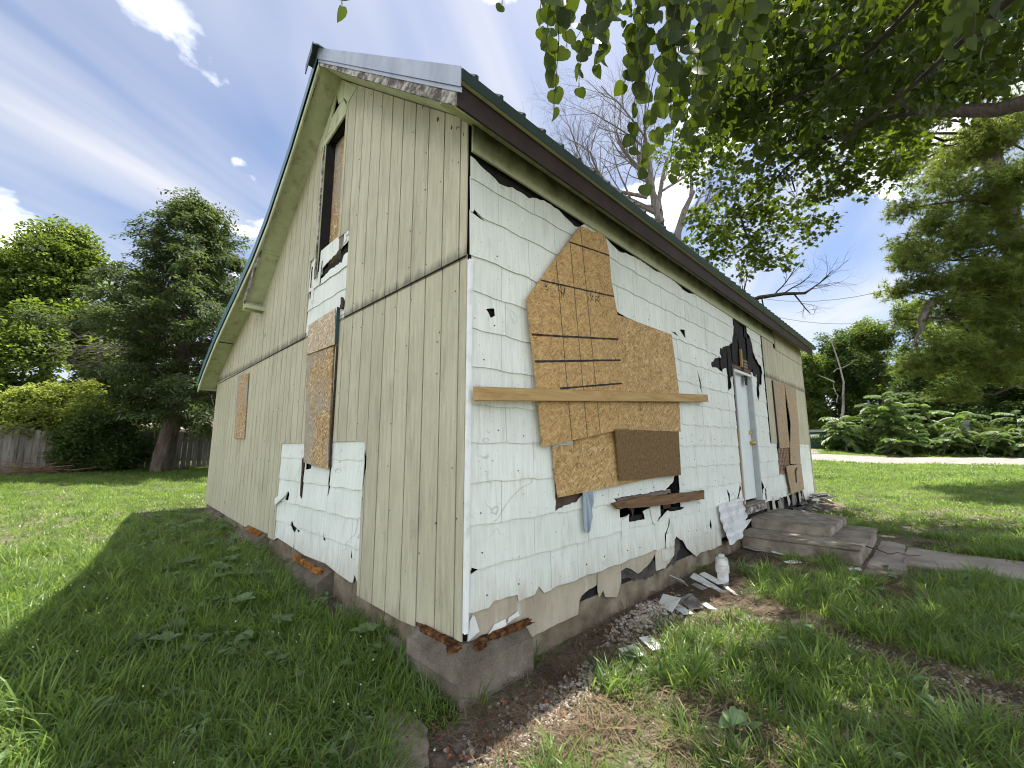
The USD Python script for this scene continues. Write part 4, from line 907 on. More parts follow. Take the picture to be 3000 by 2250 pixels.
def rslope(x0, x1, s0, s1, h0, h1):
    v = []
    for x in (x0, x1):
        for s in (s0, s1):
            for h in (h0, h1):
                v.append((x, -0.265 + uy * s - uz * h, 3.818 + uz * s + uy * h))
    return trimesh.convex.convex_hull(np.array(v))


pw = (10.45 + 0.29) / 12
for k in range(12):
    x0 = -0.29 + k * pw
    parts = [rslope(x0 + 0.001, x0 + pw - 0.001, 0, SL, -0.012, 0.0)]
    for r in range(4):
        c = x0 + (r + 0.5) * pw / 4
        ribs = np.array([(c + sx * w, -0.265 + uy * s - uz * h, 3.818 + uz * s + uy * h) for s in (-0.012, SL) for w, h in ((0.022, 0.0), (0.010, 0.022)) for sx in (-1, 1)])
        parts.append(trimesh.convex.convex_hull(ribs))
    parts.append(rslope(x0 + 0.002, x0 + pw - 0.002, -0.014, 0.0, -0.055, 0.002))
    put('roof_panel', cat(parts), GREENMETAL, H)
lf = np.array(ROOFL)
put('roof_sheet', rake_strip(ROOFL, -0.008, 0.006, -0.29, 10.45), GREENMETAL, H)
put('ridge_cap', rake_strip([(2.27, 5.895), (2.44, 6.04), (2.60, 5.885)], -0.012, 0.004, -0.36, 10.5), GREENMETAL, H)
put('ridge_cap_end', rake_strip([(2.44, 6.065), (2.62, 5.885)], 0.0, 0.12, -0.362, -0.352), GREENMETAL, H)

# ---------------------------------------------------------------- concrete steps
S = Thing('entrance_steps', 'two worn concrete steps below the white door', 'steps', (5.9, -0.6, 0.05))


def step(x0, x1, y0, y1, z0, z1, tilt, seed, lip):
    m = bx(x0, x1, y0, y1, z0, z1, 0.012)
    m = m.subdivide_to_size(0.09)
    v = np.array(m.vertices)
    v[:, 2] += np.where(v[:, 2] > z0 + 0.02, tilt * (v[:, 1] - y0) / (y1 - y0), 0)
    v += (meshkit.fbm(v * 7, 4, seed)[:, None] - 0.5) * 0.012
    return trimesh.Trimesh(v, m.faces)


put('step_block', step(4.99, 6.84, -1.305, 0.01, 0.0, 0.215, 0.03, 1, 0), STEPM, S, smooth=35, label='wide lower step')
put('step_nosing', step(4.972, 6.86, -1.325, 0.01, 0.2155, 0.25, 0.03, 2, 0), STEPM, S, smooth=35)
put('step_block', step(5.49, 6.90, -0.955, 0.012, 0.255, 0.372, 0.05, 3, 0), STEPM, S, smooth=35, label='narrower upper step against the sill')

# cleanout pipe standing in the dirt
P = Thing('cleanout_pipe', 'white plastic pipe stub with a capped top standing in the dirt by the wall', 'pipe', (3.17, -0.37, 0.03))
zc = 0.05


def lathe(prof, c, n=28):
    p = np.array(prof)
    a = np.linspace(0, 2 * np.pi, n, endpoint=False)
    v = np.stack([p[:, None, 0] * np.cos(a), p[:, None, 0] * np.sin(a), np.repeat(p[:, 1:2], n, 1)], -1).reshape(-1, 3) + c
    i, j = np.meshgrid(np.arange(len(p) - 1), np.arange(n), indexing='ij')
    q = np.stack([i * n + j, i * n + (j + 1) % n, (i + 1) * n + (j + 1) % n, (i + 1) * n + j], -1).reshape(-1, 4)
    return v, np.vstack([q[:, [0, 1, 2]], q[:, [0, 2, 3]]])


c0 = np.array([3.17, -0.37, 0.0])
put('pipe', lathe([(0.0, -0.1), (0.055, -0.1), (0.055, 0.19), (0.0, 0.19)], c0), PVC, P, smooth=35)
put('coupling', lathe([(0.0, 0.155), (0.064, 0.155), (0.066, 0.16), (0.066, 0.225), (0.060, 0.232), (0.062, 0.236), (0.062, 0.285), (0.052, 0.302), (0.0, 0.303)], c0), PVC, P, smooth=35)
put('plug', bx(3.145, 3.195, -0.395, -0.345, 0.303, 0.335, 0.006), PVC, P)

# ---------------------------------------------------------------- broken shingles lying about
DEB = [([(2.72, 0.0), (2.80, -0.16), (2.62, -0.2), (2.6, -0.06)], 0.13, (-0.55, 0.2), DEBRIS, 'pointed cream shingle shard leaning up against the dirt bank by the wall'),
       ([(3.10, -0.10), (2.94, -0.48), (2.88, -0.44), (2.98, -0.1)], 0.075, (0.1, 0.15), DEBRIS, 'longest white shingle sliver lying by the capped pipe'),
       ([(3.22, -0.16), (3.08, -0.42), (3.02, -0.36), (3.12, -0.14)], 0.095, (0.12, 0.1), DEBRIS, 'second white shingle sliver beside the foot of the capped pipe'),
       ([(3.02, -0.46), (2.90, -0.62), (2.88, -0.56), (2.98, -0.44)], 0.06, (0.0, 0.2), DEBRIS, 'narrow white shingle tip pointing at the grass edge'),
       ([(2.88, -0.2), (2.82, -0.34), (2.76, -0.3), (2.82, -0.18)], 0.07, (0.1, 0.0), DEBRISG, 'grey shingle back lying below the white slivers'),
       ([(2.90, -0.28), (2.86, -0.36), (2.83, -0.35), (2.87, -0.27)], 0.085, (0.1, 0.1), DEBRIS, 'tiny white chip lying on the grey shingle back'),
       ([(2.20, -0.18), (2.04, -0.20), (1.98, -0.36), (2.12, -0.38)], 0.10, (0.5, -0.3), DEBRIS, 'bright white shingle shard standing tilted in the gravel pile'),
       ([(2.24, -0.26), (2.1, -0.50), (2.03, -0.44), (2.14, -0.26)], 0.06, (0.1, 0.0), DEBRIS, 'cream shingle shard lying right of the gravel pile'),
       ([(2.56, -0.28), (2.40, -0.50), (2.24, -0.42), (2.34, -0.24)], 0.05, (0.05, 0.1), DEBRISG, 'wide grey shingle lying face down behind the dark grass tuft'),
       ([(2.46, -0.46), (2.34, -0.60), (2.30, -0.55), (2.40, -0.43)], 0.055, (0.0, 0.0), DEBRIS, 'cream shingle corner beside the dark grass tuft'),
       ([(4.02, -0.34), (4.08, -0.49), (4.02, -0.50), (3.97, -0.36)], 0.07, (0.0, 0.1), DEBRIS, 'thin white shingle stick lying between the pipe and the steps'),
       ([(4.48, -0.62), (4.70, -0.72), (4.64, -0.78), (4.44, -0.70)], 0.075, (0.0, 0.1), DEBRIS, 'white shingle square lying in the dirt beside the lower step'),
       ([(4.66, -1.22), (4.74, -1.32), (4.64, -1.36), (4.58, -1.26)], 0.085, (0.1, 0.0), DEBRIS, 'white shingle square on the dirt at the outer end of the steps'),
       ([(5.02, -0.02), (4.97, -0.28), (4.88, -0.2), (4.92, -0.03)], 0.09, (0.1, 0.1), DEBRISG, 'grey shingle pieces lying against the lower step by the wall'),
       ([(4.97, -0.36), (4.96, -0.54), (4.90, -0.5), (4.92, -0.38)], 0.08, (0.1, 0.1), DEBRIS, 'white shingle scrap lying along the side of the lower step'),
       ([(5.10, -0.05), (5.12, -0.22), (5.28, -0.16), (5.26, -0.05)], 0.262, (0.0, 0.0), DEBRIS, 'white shingle scraps lying on the lower step in its inner corner'),
       ([(1.24, -0.42), (1.14, -0.56), (1.02, -0.50), (1.10, -0.38)], 0.05, (0.05, 0.0), DEBRIS, 'sunlit cream shingle slab lying in the gravel near the corner block'),
       ([(1.46, -0.44), (1.34, -0.60), (1.25, -0.55), (1.34, -0.40)], 0.05, (0.0, 0.1), DEBRIS, 'second sunlit cream shingle slab right of the first one'),
       ([(1.05, -0.58), (0.96, -0.66), (0.9, -0.6), (0.98, -0.54)], 0.035, (0.0, 0.1), DEBRISG, 'flat buff shingle fragment in front of the sunlit slabs'),
       ([(-0.36, 2.62), (-0.30, 2.52), (-0.26, 2.56), (-0.30, 2.66)], 0.19, (0.2, 0.2), DEBRIS, 'white shingle chip lying left of the middle concrete pier'),
       ([(-0.40, 2.74), (-0.33, 2.66), (-0.30, 2.72), (-0.35, 2.80)], 0.185, (0.1, 0.0), DEBRIS, 'cream shingle chip lying behind the white one near the middle pier'),
       ([(-0.24, 2.02), (-0.20, 1.98), (-0.19, 2.03)], 0.145, (0.3, 0.2), DEBRIS, 'small white triangle of shingle in front of the middle pier')]
for k, (pl, z, (ta, tb), mm, lab) in enumerate(DEB):
    c = np.mean(pl, 0)
    m = slab(jag(pl, 0.006, 0.05, 200 + k), 0.006)
    v = m[0]
    v[:, 2] += z - 0.012 + ta * (v[:, 0] - c[0]) + tb * (v[:, 1] - c[1]) + 0.004 * np.sin(v[:, 0] * 25)
    put('shingle_piece', (v, m[1]), mm, label=lab, cat='debris', group='broken shingle pieces on the ground')
# heap of splintered debris at the far corner of the house
hp = Thing('debris_heap', 'heap of splintered shingles and slats at the far corner of the house', 'debris', (9.5, -0.35, 0.3))
r_ = np.random.RandomState(8)
for k in range(46):
    x, y = r_.uniform(6.95, 10.1), -abs(r_.normal(0, 0.16)) - 0.07
    L, W = r_.uniform(0.12, 0.42), r_.uniform(0.03, 0.12)
    m = trimesh.creation.box([L, W, 0.008])
    m.apply_transform(trimesh.transformations.euler_matrix(r_.uniform(-0.5, 0.5), r_.uniform(-0.6, 0.4), r_.uniform(0, 6.3)))
    m.apply_translation([x, y, float(gh(x, y)) + 0.04 + r_.uniform(0, 0.16) * (1 if x > 8.5 else 0.6)])
    put('splinter', m, (DEBRIS, SLATWOOD, DEBRISG, RAKEWOOD)[k % 4], hp)

# ---------------------------------------------------------------- foliage materials and leaf shapes
def foliage(name, stops, trans, tw=0.4, rough=0.45, spec=0.4):
    return mat(name, {
        'o': ('object_info', {}), 'g': ('geometry', {}), 'm1': ('math', dict(math_type='multiply', value2=0.55)), 'm2': ('math', dict(math_type='multiply_add', value2=0.45)),
        'r': ('rgb_ramp', dict(ramp=stops)), 'p': ('principled_bsdf', dict(roughness=rough, specular_ior_level=spec)),
        't': ('translucent_bsdf', {}), 'tm': ('mix_color', dict(blend_type='multiply', fac=1.0, b=trans)), 'x': ('mix_closure', dict(fac=tw)),
    }, [('o.random', 'm1.value1'), ('g.random_per_island', 'm2.value1'), ('m1.value', 'm2.value3'), ('m2.value', 'r.fac'), ('r.color', 'p.base_color'),
        ('r.color', 'tm.a'), ('tm.result', 't.color'), ('p.BSDF', 'x.closure1'), ('t.BSDF', 'x.closure2')], surface='x.closure')


def shade(c, k):
    return tuple(v * k for v in c)


def ramp3(c, lo=0.6, hi=1.5):
    return [(0.05, shade(c, lo)), (0.5, c), (0.95, (c[0] * hi * 1.1, c[1] * hi, c[2] * hi * 0.9))]


F_GRASS = foliage('grass_blades', [(0.05, (0.080, 0.135, 0.034)), (0.40, (0.142, 0.225, 0.056)), (0.74, (0.225, 0.315, 0.090)), (0.86, (0.31, 0.37, 0.14)), (0.94, (0.43, 0.39, 0.24))], (2.6, 2.4, 1.6), 0.45, 0.36, 0.38)
F_DRY = foliage('dry_straw', [(0.1, (0.10, 0.07, 0.045)), (0.5, (0.22, 0.16, 0.10)), (0.9, (0.36, 0.28, 0.18))], (1, 1, 1), 0.15, 0.7, 0.2)
F_WEED = foliage('weed_leaves', ramp3((0.19, 0.28, 0.13)), (2.2, 2.4, 1.8), 0.35)
F_MAPLE = foliage('maple_leaves', ramp3((0.056, 0.092, 0.014), 0.6, 1.6), (3.2, 2.8, 1.0), 0.46)
F_REDBUD = foliage('redbud_leaves', ramp3((0.048, 0.078, 0.013), 0.6, 1.5), (2.6, 2.3, 0.8), 0.44, 0.5, 0.3)
F_CEDAR = foliage('cedar_sprays', ramp3((0.10, 0.14, 0.058), 0.5, 1.7), (2.2, 2.2, 1.2), 0.35, 0.6, 0.25)
F_PINE = foliage('pine_needles', ramp3((0.155, 0.205, 0.050), 0.55, 1.5), (2.3, 2.2, 1.2), 0.5, 0.45, 0.4)
F_TREE = foliage('tree_leaves', ramp3((0.120, 0.18, 0.042), 0.55, 1.6), (2.6, 2.4, 1.2), 0.5)
F_TREEDARK = foliage('dark_tree_leaves', ramp3((0.078, 0.13, 0.036), 0.55, 1.6), (2.5, 2.4, 1.2), 0.45)
F_BRIGHT = foliage('bright_bush_leaves', ramp3((0.27, 0.33, 0.075), 0.65, 1.35), (1.9, 1.8, 1.3), 0.5)
F_SUMAC = foliage('sumac_leaflets', ramp3((0.14, 0.215, 0.065), 0.6, 1.45), (2.0, 2.0, 1.3), 0.4)
BARK = noisy('brown_bark', [(0.3, (0.045, 0.034, 0.026)), (0.5, (0.10, 0.078, 0.06)), (0.75, (0.17, 0.14, 0.11))], 9, stretch=(1, 1, 0.25), rough=0.95, bump=0.9, bscale=22, bd=0.05)
BARKG = noisy('grey_bark', [(0.3, (0.09, 0.078, 0.066)), (0.5, (0.17, 0.15, 0.13)), (0.75, (0.26, 0.235, 0.205))], 9, stretch=(1, 1, 0.3), rough=0.95, bump=0.8, bscale=22, bd=0.04)
BARKD = noisy('dark_bark', [(0.3, (0.02, 0.016, 0.013)), (0.7, (0.06, 0.05, 0.042))], 9, rough=0.95, bump=0.7, bscale=24, bd=0.03)
DEADW = noisy('dead_grey_wood', [(0.3, (0.16, 0.14, 0.125)), (0.7, (0.33, 0.30, 0.27))], 9, rough=0.95, bump=0.4)

MAPLE2 = [(0, -0.02), (0.10, 0.06), (0.36, 0.02), (0.24, 0.20), (0.52, 0.36), (0.30, 0.44), (0.34, 0.58), (0.14, 0.56), (0.0, 1.0)]
MAPLE2 = MAPLE2 + [(-x, y) for x, y in MAPLE2[-2:0:-1]]
HEART2 = [(0, 0), (0.14, -0.09), (0.36, -0.07), (0.50, 0.14), (0.47, 0.42), (0.28, 0.72), (0.0, 1.0)]
HEART2 = HEART2 + [(-x, y) for x, y in HEART2[-2:0:-1]]
OVAL2 = [(0, 0), (0.2, 0.25), (0.22, 0.55), (0, 1), (-0.22, 0.55), (-0.2, 0.25)]
DIAM2 = [(0, 0), (0.34, 0.45), (0, 1), (-0.34, 0.45)]
LANCE2 = [(0, 0), (0.13, 0.3), (0, 1), (-0.13, 0.3)]


def leaf_mesh(outline, fold=0.25, curl=0.25):
    """A flat outline fanned from a point on its midrib, folded and curled; unit length along +y, face towards +z."""
    o = np.array(outline, float)
    if len(o) == 4:
        return np.c_[o, fold * np.abs(o[:, 0]) - curl * (o[:, 1] - 0.3) ** 2], np.array([[0, 1, 2], [0, 2, 3]])
    v = np.vstack([[[0, 0.34]], o])
    z = fold * np.abs(v[:, 0]) - curl * (v[:, 1] - 0.3) ** 2
    n = len(o)
    f = np.array([[0, 1 + k, 1 + (k + 1) % n] for k in range(n)])
    return np.c_[v, z], f


def rotm(yaw, pit, rol):
    cz, sz, cy, sy, cx, sx = math.cos(yaw), math.sin(yaw), math.cos(pit), math.sin(pit), math.cos(rol), math.sin(rol)
    return np.array([[cz, -sz, 0], [sz, cz, 0], [0, 0, 1]]) @ np.array([[cy, 0, sy], [0, 1, 0], [-sy, 0, cy]]) @ np.array([[1, 0, 0], [0, cx, -sx], [0, sx, cx]])


def cluster(outline, n, rad, size, rs, flat=0.6, droop=0.35, squash=0.7):
    """Leaves spread through a small volume, mostly facing up, hanging a little."""
    lv, lf = leaf_mesh(outline)
    vs, fs, c = [], [], 0
    for _ in range(n):
        d = rs.normal(size=3); d /= np.linalg.norm(d)
        p = d * rad * rs.rand() ** 0.45 * [1, 1, squash]
        R = rotm(rs.uniform(0, 6.28), rs.normal(0, flat), rs.normal(-droop, flat * 0.7))
        s = size * rs.uniform(0.65, 1.25)
        vs.append((lv * s) @ R.T + p); fs.append(lf + c); c += len(lv)
    return np.vstack(vs), np.vstack(fs)


def bent(a, b, rs, n=6, wob=0.08, sag=0.0):
    a, b = np.array(a, float), np.array(b, float)
    t = np.linspace(0, 1, n)[:, None]
    L = np.linalg.norm(b - a)
    p = a + (b - a) * t + np.sin(np.pi * t) * [0, 0, -sag * L]
    off = rs.normal(0, wob * L / n, (n, 3)); off[0] = 0; off[-1] = 0
    return p + np.cumsum(off, 0) * np.sin(np.pi * t)


def blob_tree(name, label, cat_, base, trunk, tr, blobs, ncl, protos, fmat, bark, size, rs, group=None, twig=10, trunkname='trunk', hubs=None, hollow=0.5, drop=0.3, up=0.0, thin=1.0):
    """Trunk and limbs, and a crown of leaf clusters held in lobes round the limb ends; ragged by noise so that sky shows through."""
    T = Thing(name, label, cat_, tuple(base), group)
    trunk = [np.array(p, float) for p in trunk]
    n = len(trunk)
    rad = np.linspace(tr, tr * 0.45, n); rad[0] *= 1.25
    put(trunkname, tube(trunk, rad, 12), bark, T, smooth=60)
    limbs = []
    P, S = [], []
    vol = np.array([np.prod(np.broadcast_to(b[3], 3)) ** (2 / 3) for b in blobs]); vol /= vol.sum()
    for b, w in zip(blobs, vol):
        c, r = np.array(b[:3], float), np.broadcast_to(np.array(b[3], float), 3)
        k = min(range(n), key=lambda i: abs(trunk[i][2] - (c[2] - 0.8 * np.linalg.norm(trunk[i][:2] - c[:2]))))
        st_ = trunk[k]
        if hubs is not None:
            st_ = np.array(min(hubs, key=lambda h: np.linalg.norm(np.array(h) - c)))
        pl = bent(st_, c, rs, 7, 0.35)
        lr = max(0.02, 0.30 * rad[k]) * thin
        limbs.append(tube(pl, np.linspace(lr, lr * 0.35, 7), 6))
        m = max(6, int(ncl * w))
        d = rs.normal(size=(m, 3)); d /= np.linalg.norm(d, axis=1, keepdims=True)
        q = c + d * r * (hollow + (1.08 - hollow) * rs.rand(m, 1) ** 0.5)
        keep = meshkit.fbm(q * (1.1 / max(0.5, r.mean())), 3, 5) > drop
        q = q[keep]
        P.append(q); S.append(size * rs.uniform(0.7, 1.25, len(q)))
        for t in q[:twig]:
            limbs.append(tube(bent(c + (t - c) * 0.05, t, rs, 4, 0.3), np.linspace(lr * 0.3, lr * 0.1, 4), 4))
    put('limbs', cat(limbs), bark, T, smooth=60)
    P, S = np.vstack(P), np.concatenate(S)
    eul = np.c_[rs.uniform(0, 6.28, len(P)), rs.normal(0, 0.3, len(P)), rs.normal(0, 0.3, len(P))]
    scatter('crown', protos, fmat, P, eul, S, rs.randint(0, len(protos), len(P)), T)
    return T


def canopy(cx, cy, z0, z1, rx, n, rs, r=(0.9, 1.4), ry=None, top=0.55):
    """Lobes of a rounded crown between z0 and z1."""
    out = []
    for k in range(n):
        h = rs.rand() ** 0.8
        w = math.sin(math.pi * (0.12 + 0.80 * h) ** top)
        a = rs.uniform(0, 6.28); q = rs.rand() ** 0.5
        out.append((cx + rx * w * q * math.cos(a), cy + (ry or rx) * w * q * math.sin(a), z0 + (z1 - z0) * h, rs.uniform(*r)))
    return out


# ---------------------------------------------------------------- grass
def clump(n, R, h0, h1, w, rs, lean=0.5, bend=0.8, seg=3):
    vs, fs, c = [], [], 0
    for _ in range(n):
        a = rs.uniform(0, 6.28); q = R * rs.rand() ** 0.5
        b = np.array([q * math.cos(a), q * math.sin(a), -0.01])
        an = a + rs.normal(0, 0.9)
        d = np.array([math.cos(an), math.sin(an), 0]); s = np.array([-d[1], d[0], 0])
        L = rs.uniform(h0, h1); ln = abs(rs.normal(0, lean)); bd = bend * rs.uniform(0.3, 1.3)
        t = np.linspace(0, 1, seg + 1)
        ang = ln + bd * t ** 1.3 * 1.3
        dx = np.cumsum(np.r_[0, np.sin(ang[1:])]) * L / seg; dz = np.cumsum(np.r_[0, np.cos(ang[1:])]) * L / seg
        ww = w * rs.uniform(0.7, 1.3) * np.array([0.8, 1.0, 0.75, 0.0])[: seg + 1] if seg == 3 else w * np.array([1, 0.7, 0])
        tw = rs.normal(0, 0.4)
        sv = s * math.cos(tw) + np.array([0, 0, 1]) * math.sin(tw)
        p = b + dx[:, None] * d + dz[:, None] * [0, 0, 1]
        v = np.vstack([p[:-1] - sv * ww[:-1, None] / 2, p[:-1] + sv * ww[:-1, None] / 2, p[-1:]])
        k = seg
        for i in range(k - 1):
            fs += [[c + i, c + k + i, c + k + i + 1], [c + i, c + k + i + 1, c + i + 1]]
        fs.append([c + k - 1, c + 2 * k - 1, c + 2 * k])
        vs.append(v); c += len(v)
    return np.vstack(vs), np.array(fs)


rs = np.random.RandomState(101)
LONG = [clump(22, 0.085, 0.08, 0.22, 0.0074, rs, 0.45, 0.9) for _ in range(4)]
TALL = [clump(16, 0.06, 0.15, 0.31, 0.0085, rs, 0.35, 0.9) for _ in range(3)]
SHORT = [clump(26, 0.08, 0.04, 0.10, 0.0055, rs, 0.6, 0.7) for _ in range(3)]
MIDG = [clump(30, 0.17, 0.05, 0.12, 0.012, rs, 0.5, 0.8) for _ in range(3)]
FARG = [clump(44, 0.34, 0.06, 0.13, 0.020, rs, 0.5, 0.8) for _ in range(3)]


def in_view(x, y, margin=0.16):
    a = np.arctan2(y - CAM[1], x - CAM[0]) - _yaw
    return np.abs(a) < 0.88 + margin


def off_house(x, y, m=0.03):
    return ~((x > -m) & (x < 10.05) & (y > -m) & (y < 7.75))


def blocked(x, y):
    """inside a pier, step, walk slab or the road"""
    b = (x > -0.13) & (x < 0.1) & (((y > -0.13) & (y < 0.48)) | ((y > 1.9) & (y < 2.82)) | ((y > 3.84) & (y < 4.76)) | ((y > 6.2) & (y < 7.45)))
    b |= (x > -0.13) & (x < 0.53) & (y > -0.13) & (y < 0.1)
    b |= (x > 4.90) & (x < 6.95) & (y > -1.72) & (y < 0)
    b |= (x > 5.33 + 0.05 * (y + 1.6)) & (x < 6.44 + 0.05 * (y + 1.6)) & (y < -1.6)
    s = 0.87 * x + 0.493 * y
    b |= (s > 23.8) & (s < 28.3)
    return b


def field(x0, x1, y0, y1, dens, rs, keep):
    n = int((x1 - x0) * (y1 - y0) * dens)
    x, y = rs.uniform(x0, x1, n), rs.uniform(y0, y1, n)
    k = off_house(x, y) & ~blocked(x, y) & keep(x, y)
    return x[k], y[k]


def lay(name, protos, fm, parts, rs, smin, smax, label=None, dz=-0.004):
    X = np.concatenate([p[0] for p in parts]); Y = np.concatenate([p[1] for p in parts])
    Zg = gh(X, Y) + np.exp(-((X - 1) ** 2 + (Y - 1) ** 2) / 60) * 0.035 * (meshkit.fbm(np.stack([X, Y, X * 0], -1) * 1.7, 4, 5) - 0.5) + dz
    big = 0.75 + 0.5 * meshkit.fbm(np.stack([X * 1.1, Y * 1.1, X * 0], -1), 3, 77)
    sc = rs.uniform(smin, smax, len(X)) * big
    scatter(name, protos, fm, np.c_[X, Y, Zg], np.c_[rs.uniform(0, 6.28, len(X)), rs.normal(0, 0.1, len(X)), rs.normal(0, 0.1, len(X))], sc, rs.randint(0, len(protos), len(X)), label=label, cat='grass', kind='stuff')


dist = lambda x, y: np.hypot(x - CAM[0], y - CAM[1])
thin = lambda x, y, s=0.0: dirt_at(x, y) < (np.random.RandomState(9).rand(len(x)) * 0.75 + 0.05 + s)
rs = np.random.RandomState(102)
lushR = lambda x, y: meshkit.fbm(np.stack([x * 1.2, y * 1.2, x * 0], -1), 3, 31)
A = field(-3.4, 0.02, -2.6, 5.2, 185, rs, lambda x, y: in_view(x, y) & (dist(x, y) > 0.8) & thin(x, y) & (dist(x, y) < 6.6))
B = field(-0.6, 7.5, -4.2, 0.0, 125, rs, lambda x, y: in_view(x, y) & (dist(x, y) > 0.7) & thin(x, y, -0.12) & (lushR(x, y) > 0.385) & (dist(x, y) < 9.5))
lay('lawn_grass', LONG, F_GRASS, [A, B], rs, 0.75, 1.15, 'long green lawn grass round the house')
C = field(-3.4, 0.02, -2.6, 5.2, 34, rs, lambda x, y: in_view(x, y) & (dist(x, y) > 1.3) & thin(x, y, -0.1) & (lushR(x, y) > 0.45) & (x < -0.25))
Dp = field(0.0, 7.0, -4.0, -0.3, 34, rs, lambda x, y: in_view(x, y) & (dist(x, y) > 1.2) & (dirt_at(x, y) < 0.15) & (lushR(x, y) > 0.46))
lay('tall_grass', TALL, F_GRASS, [C, Dp], rs, 0.7, 1.15, 'tall arching grass tufts near the house')
E1 = field(-3.4, 0.02, -2.6, 5.2, 80, rs, lambda x, y: in_view(x, y) & (dist(x, y) < 5) & (dirt_at(x, y) < 0.75))
E2 = field(-0.6, 7.5, -4.2, 0.0, 95, rs, lambda x, y: in_view(x, y) & (dist(x, y) < 8) & thin(x, y, -0.15))
lay('short_grass', SHORT, F_GRASS, [E1, E2], rs, 0.8, 1.2, 'short grass filling between the tufts')
G1 = field(-8.5, 6.5, 3.0, 17.5, 44, rs, lambda x, y: in_view(x, y, 0.1) & (dist(x, y) > 5.8) & thin(x, y))
G2 = field(6.0, 25.5, -10.5, 8, 36, rs, lambda x, y: in_view(x, y, 0.1) & (dist(x, y) > 7.2) & (dist(x, y) < 19) & thin(x, y))
lay('mown_grass', MIDG, F_GRASS, [G1, G2], rs, 0.8, 1.15, 'sunlit mown grass across the yard')
G3 = field(11.0, 33, -20, 14, 15, rs, lambda x, y: in_view(x, y, 0.1) & (dist(x, y) >= 17) & (0.87 * x + 0.493 * y < 24))
G4 = field(20, 40, -24, 14, 14, rs, lambda x, y: in_view(x, y, 0.1) & (0.87 * x + 0.493 * y > 28.2) & (0.87 * x + 0.493 * y < 31.5))
G5 = field(-20, 12, 17.5, 30, 7, rs, lambda x, y: in_view(x, y, 0.1))
lay('far_grass', FARG, F_GRASS, [G3, G4, G5], rs, 0.8, 1.2, 'grass beyond, up to the road and the fence')

# broad-leaved weeds, straw litter, gravel
WEEDL = [cluster(OVAL2, 9, 0.055, 0.055, rs, 0.5, 0.1, 0.5) for _ in range(2)] + [cluster(HEART2, 7, 0.06, 0.055, rs, 0.35, 0.1, 0.5)]
W1 = field(-1.3, 0.0, 0.3, 6.8, 22, rs, lambda x, y: (meshkit.fbm(np.stack([x * 1.6, y * 1.6, x * 0], -1), 3, 55) > 0.47))
W2 = field(-3.2, 5, -3, 3, 4, rs, lambda x, y: in_view(x, y) & (dist(x, y) > 1.1) & (dirt_at(x, y) < 0.5))
lay('weeds', WEEDL, F_WEED, [W1, W2], rs, 0.7, 1.5, 'broad-leaved weeds in the grass', dz=0.06)
xy = np.c_[rs.uniform(-3.0, -0.2, 90), rs.uniform(-1.2, 4.5, 90)]
CLV = noisy('clover_white', [(0.3, (0.55, 0.55, 0.48)), (0.7, (0.75, 0.75, 0.70))], 60, rough=0.8)
scatter('clover_flowers', [(np.array(m_c.vertices), np.array(m_c.faces)) for m_c in [trimesh.creation.icosphere(1, 1.0)]], CLV, np.c_[xy, gh(xy[:, 0], xy[:, 1]) + rs.uniform(0.09, 0.16, 90)], np.zeros((90, 3)), rs.uniform(0.003, 0.0065, 90), np.zeros(90, int), label='white clover heads in the shaded grass', cat='flowers', kind='stuff')
BIGW = []
for _ in range(2):
    parts = []
    lv, lf = leaf_mesh(HEART2, 0.2, 0.3)
    for k in range(7):
        R = rotm(k * 0.9 + rs.rand(), 0, 0.25 + 0.3 * rs.rand())
        parts.append(((lv * 0.12 * rs.uniform(0.6, 1.2) + [0, 0.05, 0.05]) @ R.T, lf))
    BIGW.append(cat(parts))
WLAB = ['broad-leaved weed straight out from the farther small pier', 'broad-leaved weed just nearer than the farther small pier', 'broad-leaved weed beyond the rust-topped middle pier', 'weed left of the middle pier in the shade', 'weed touching the grass beside the middle pier', 'pale weed a step out from the middle pier', 'broad weed farthest out in the shade between the two piers', 'weed close to the wall between the two piers', 'weed halfway between the corner block and the middle pier', 'weed lying farthest out in the near shaded grass', 'small weed close to the footing near the corner block',
        'weed out in the grass level with the near end of the middle pier', 'weed near the long footing ledge past the farther small pier', 'weed by the pier nearest the far end of the gable wall', 'weed at the shadow edge near the far end of the gable wall', 'weed closest to the far corner of the gable wall']
for k, (x, y) in enumerate([(-0.72, 4.4), (-0.55, 4.1), (-0.50, 3.3), (-0.62, 3.0), (-0.5, 2.65), (-0.70, 2.72), (-0.85, 3.4), (-0.4, 3.7), (-0.55, 1.45), (-1.2, 1.62), (-0.16, 0.9), (-0.7, 2.0), (-0.45, 5.6), (-0.5, 6.3), (-0.8, 6.6), (-0.55, 7.1)]):
    v, f = BIGW[k % 2]
    R = rotm(k * 1.3, 0, 0)
    put('weed_plant', ((v * (0.62 + 0.05 * (k % 7))) @ R.T + [x, y, float(gh(x, y)) + 0.05], f), F_WEED, label=WLAB[k], cat='weed', group='broad-leaved weeds along the gable wall')
STRAW = []
for _ in range(3):
    p = []
    for k in range(22):
        a = rs.uniform(0, 6.28); L = rs.uniform(0.05, 0.16)
        c = np.r_[rs.normal(0, 0.06, 2), rs.uniform(0.0, 0.025)]
        d = np.array([math.cos(a), math.sin(a), rs.normal(0, 0.12)]) * L / 2; s = np.array([-d[1], d[0], 0]) / L * 0.005
        p.append((np.array([c - d - s, c - d + s, c + d + s * 0.4, c + d - s * 0.4]), np.array([[0, 1, 2], [0, 2, 3]])))
    STRAW.append(cat(p))
ST = field(-0.9, 7.0, -3.6, 0.0, 90, rs, lambda x, y: in_view(x, y) & ((dirt_at(x, y) > 0.25) | (lushR(x, y) < 0.44)))
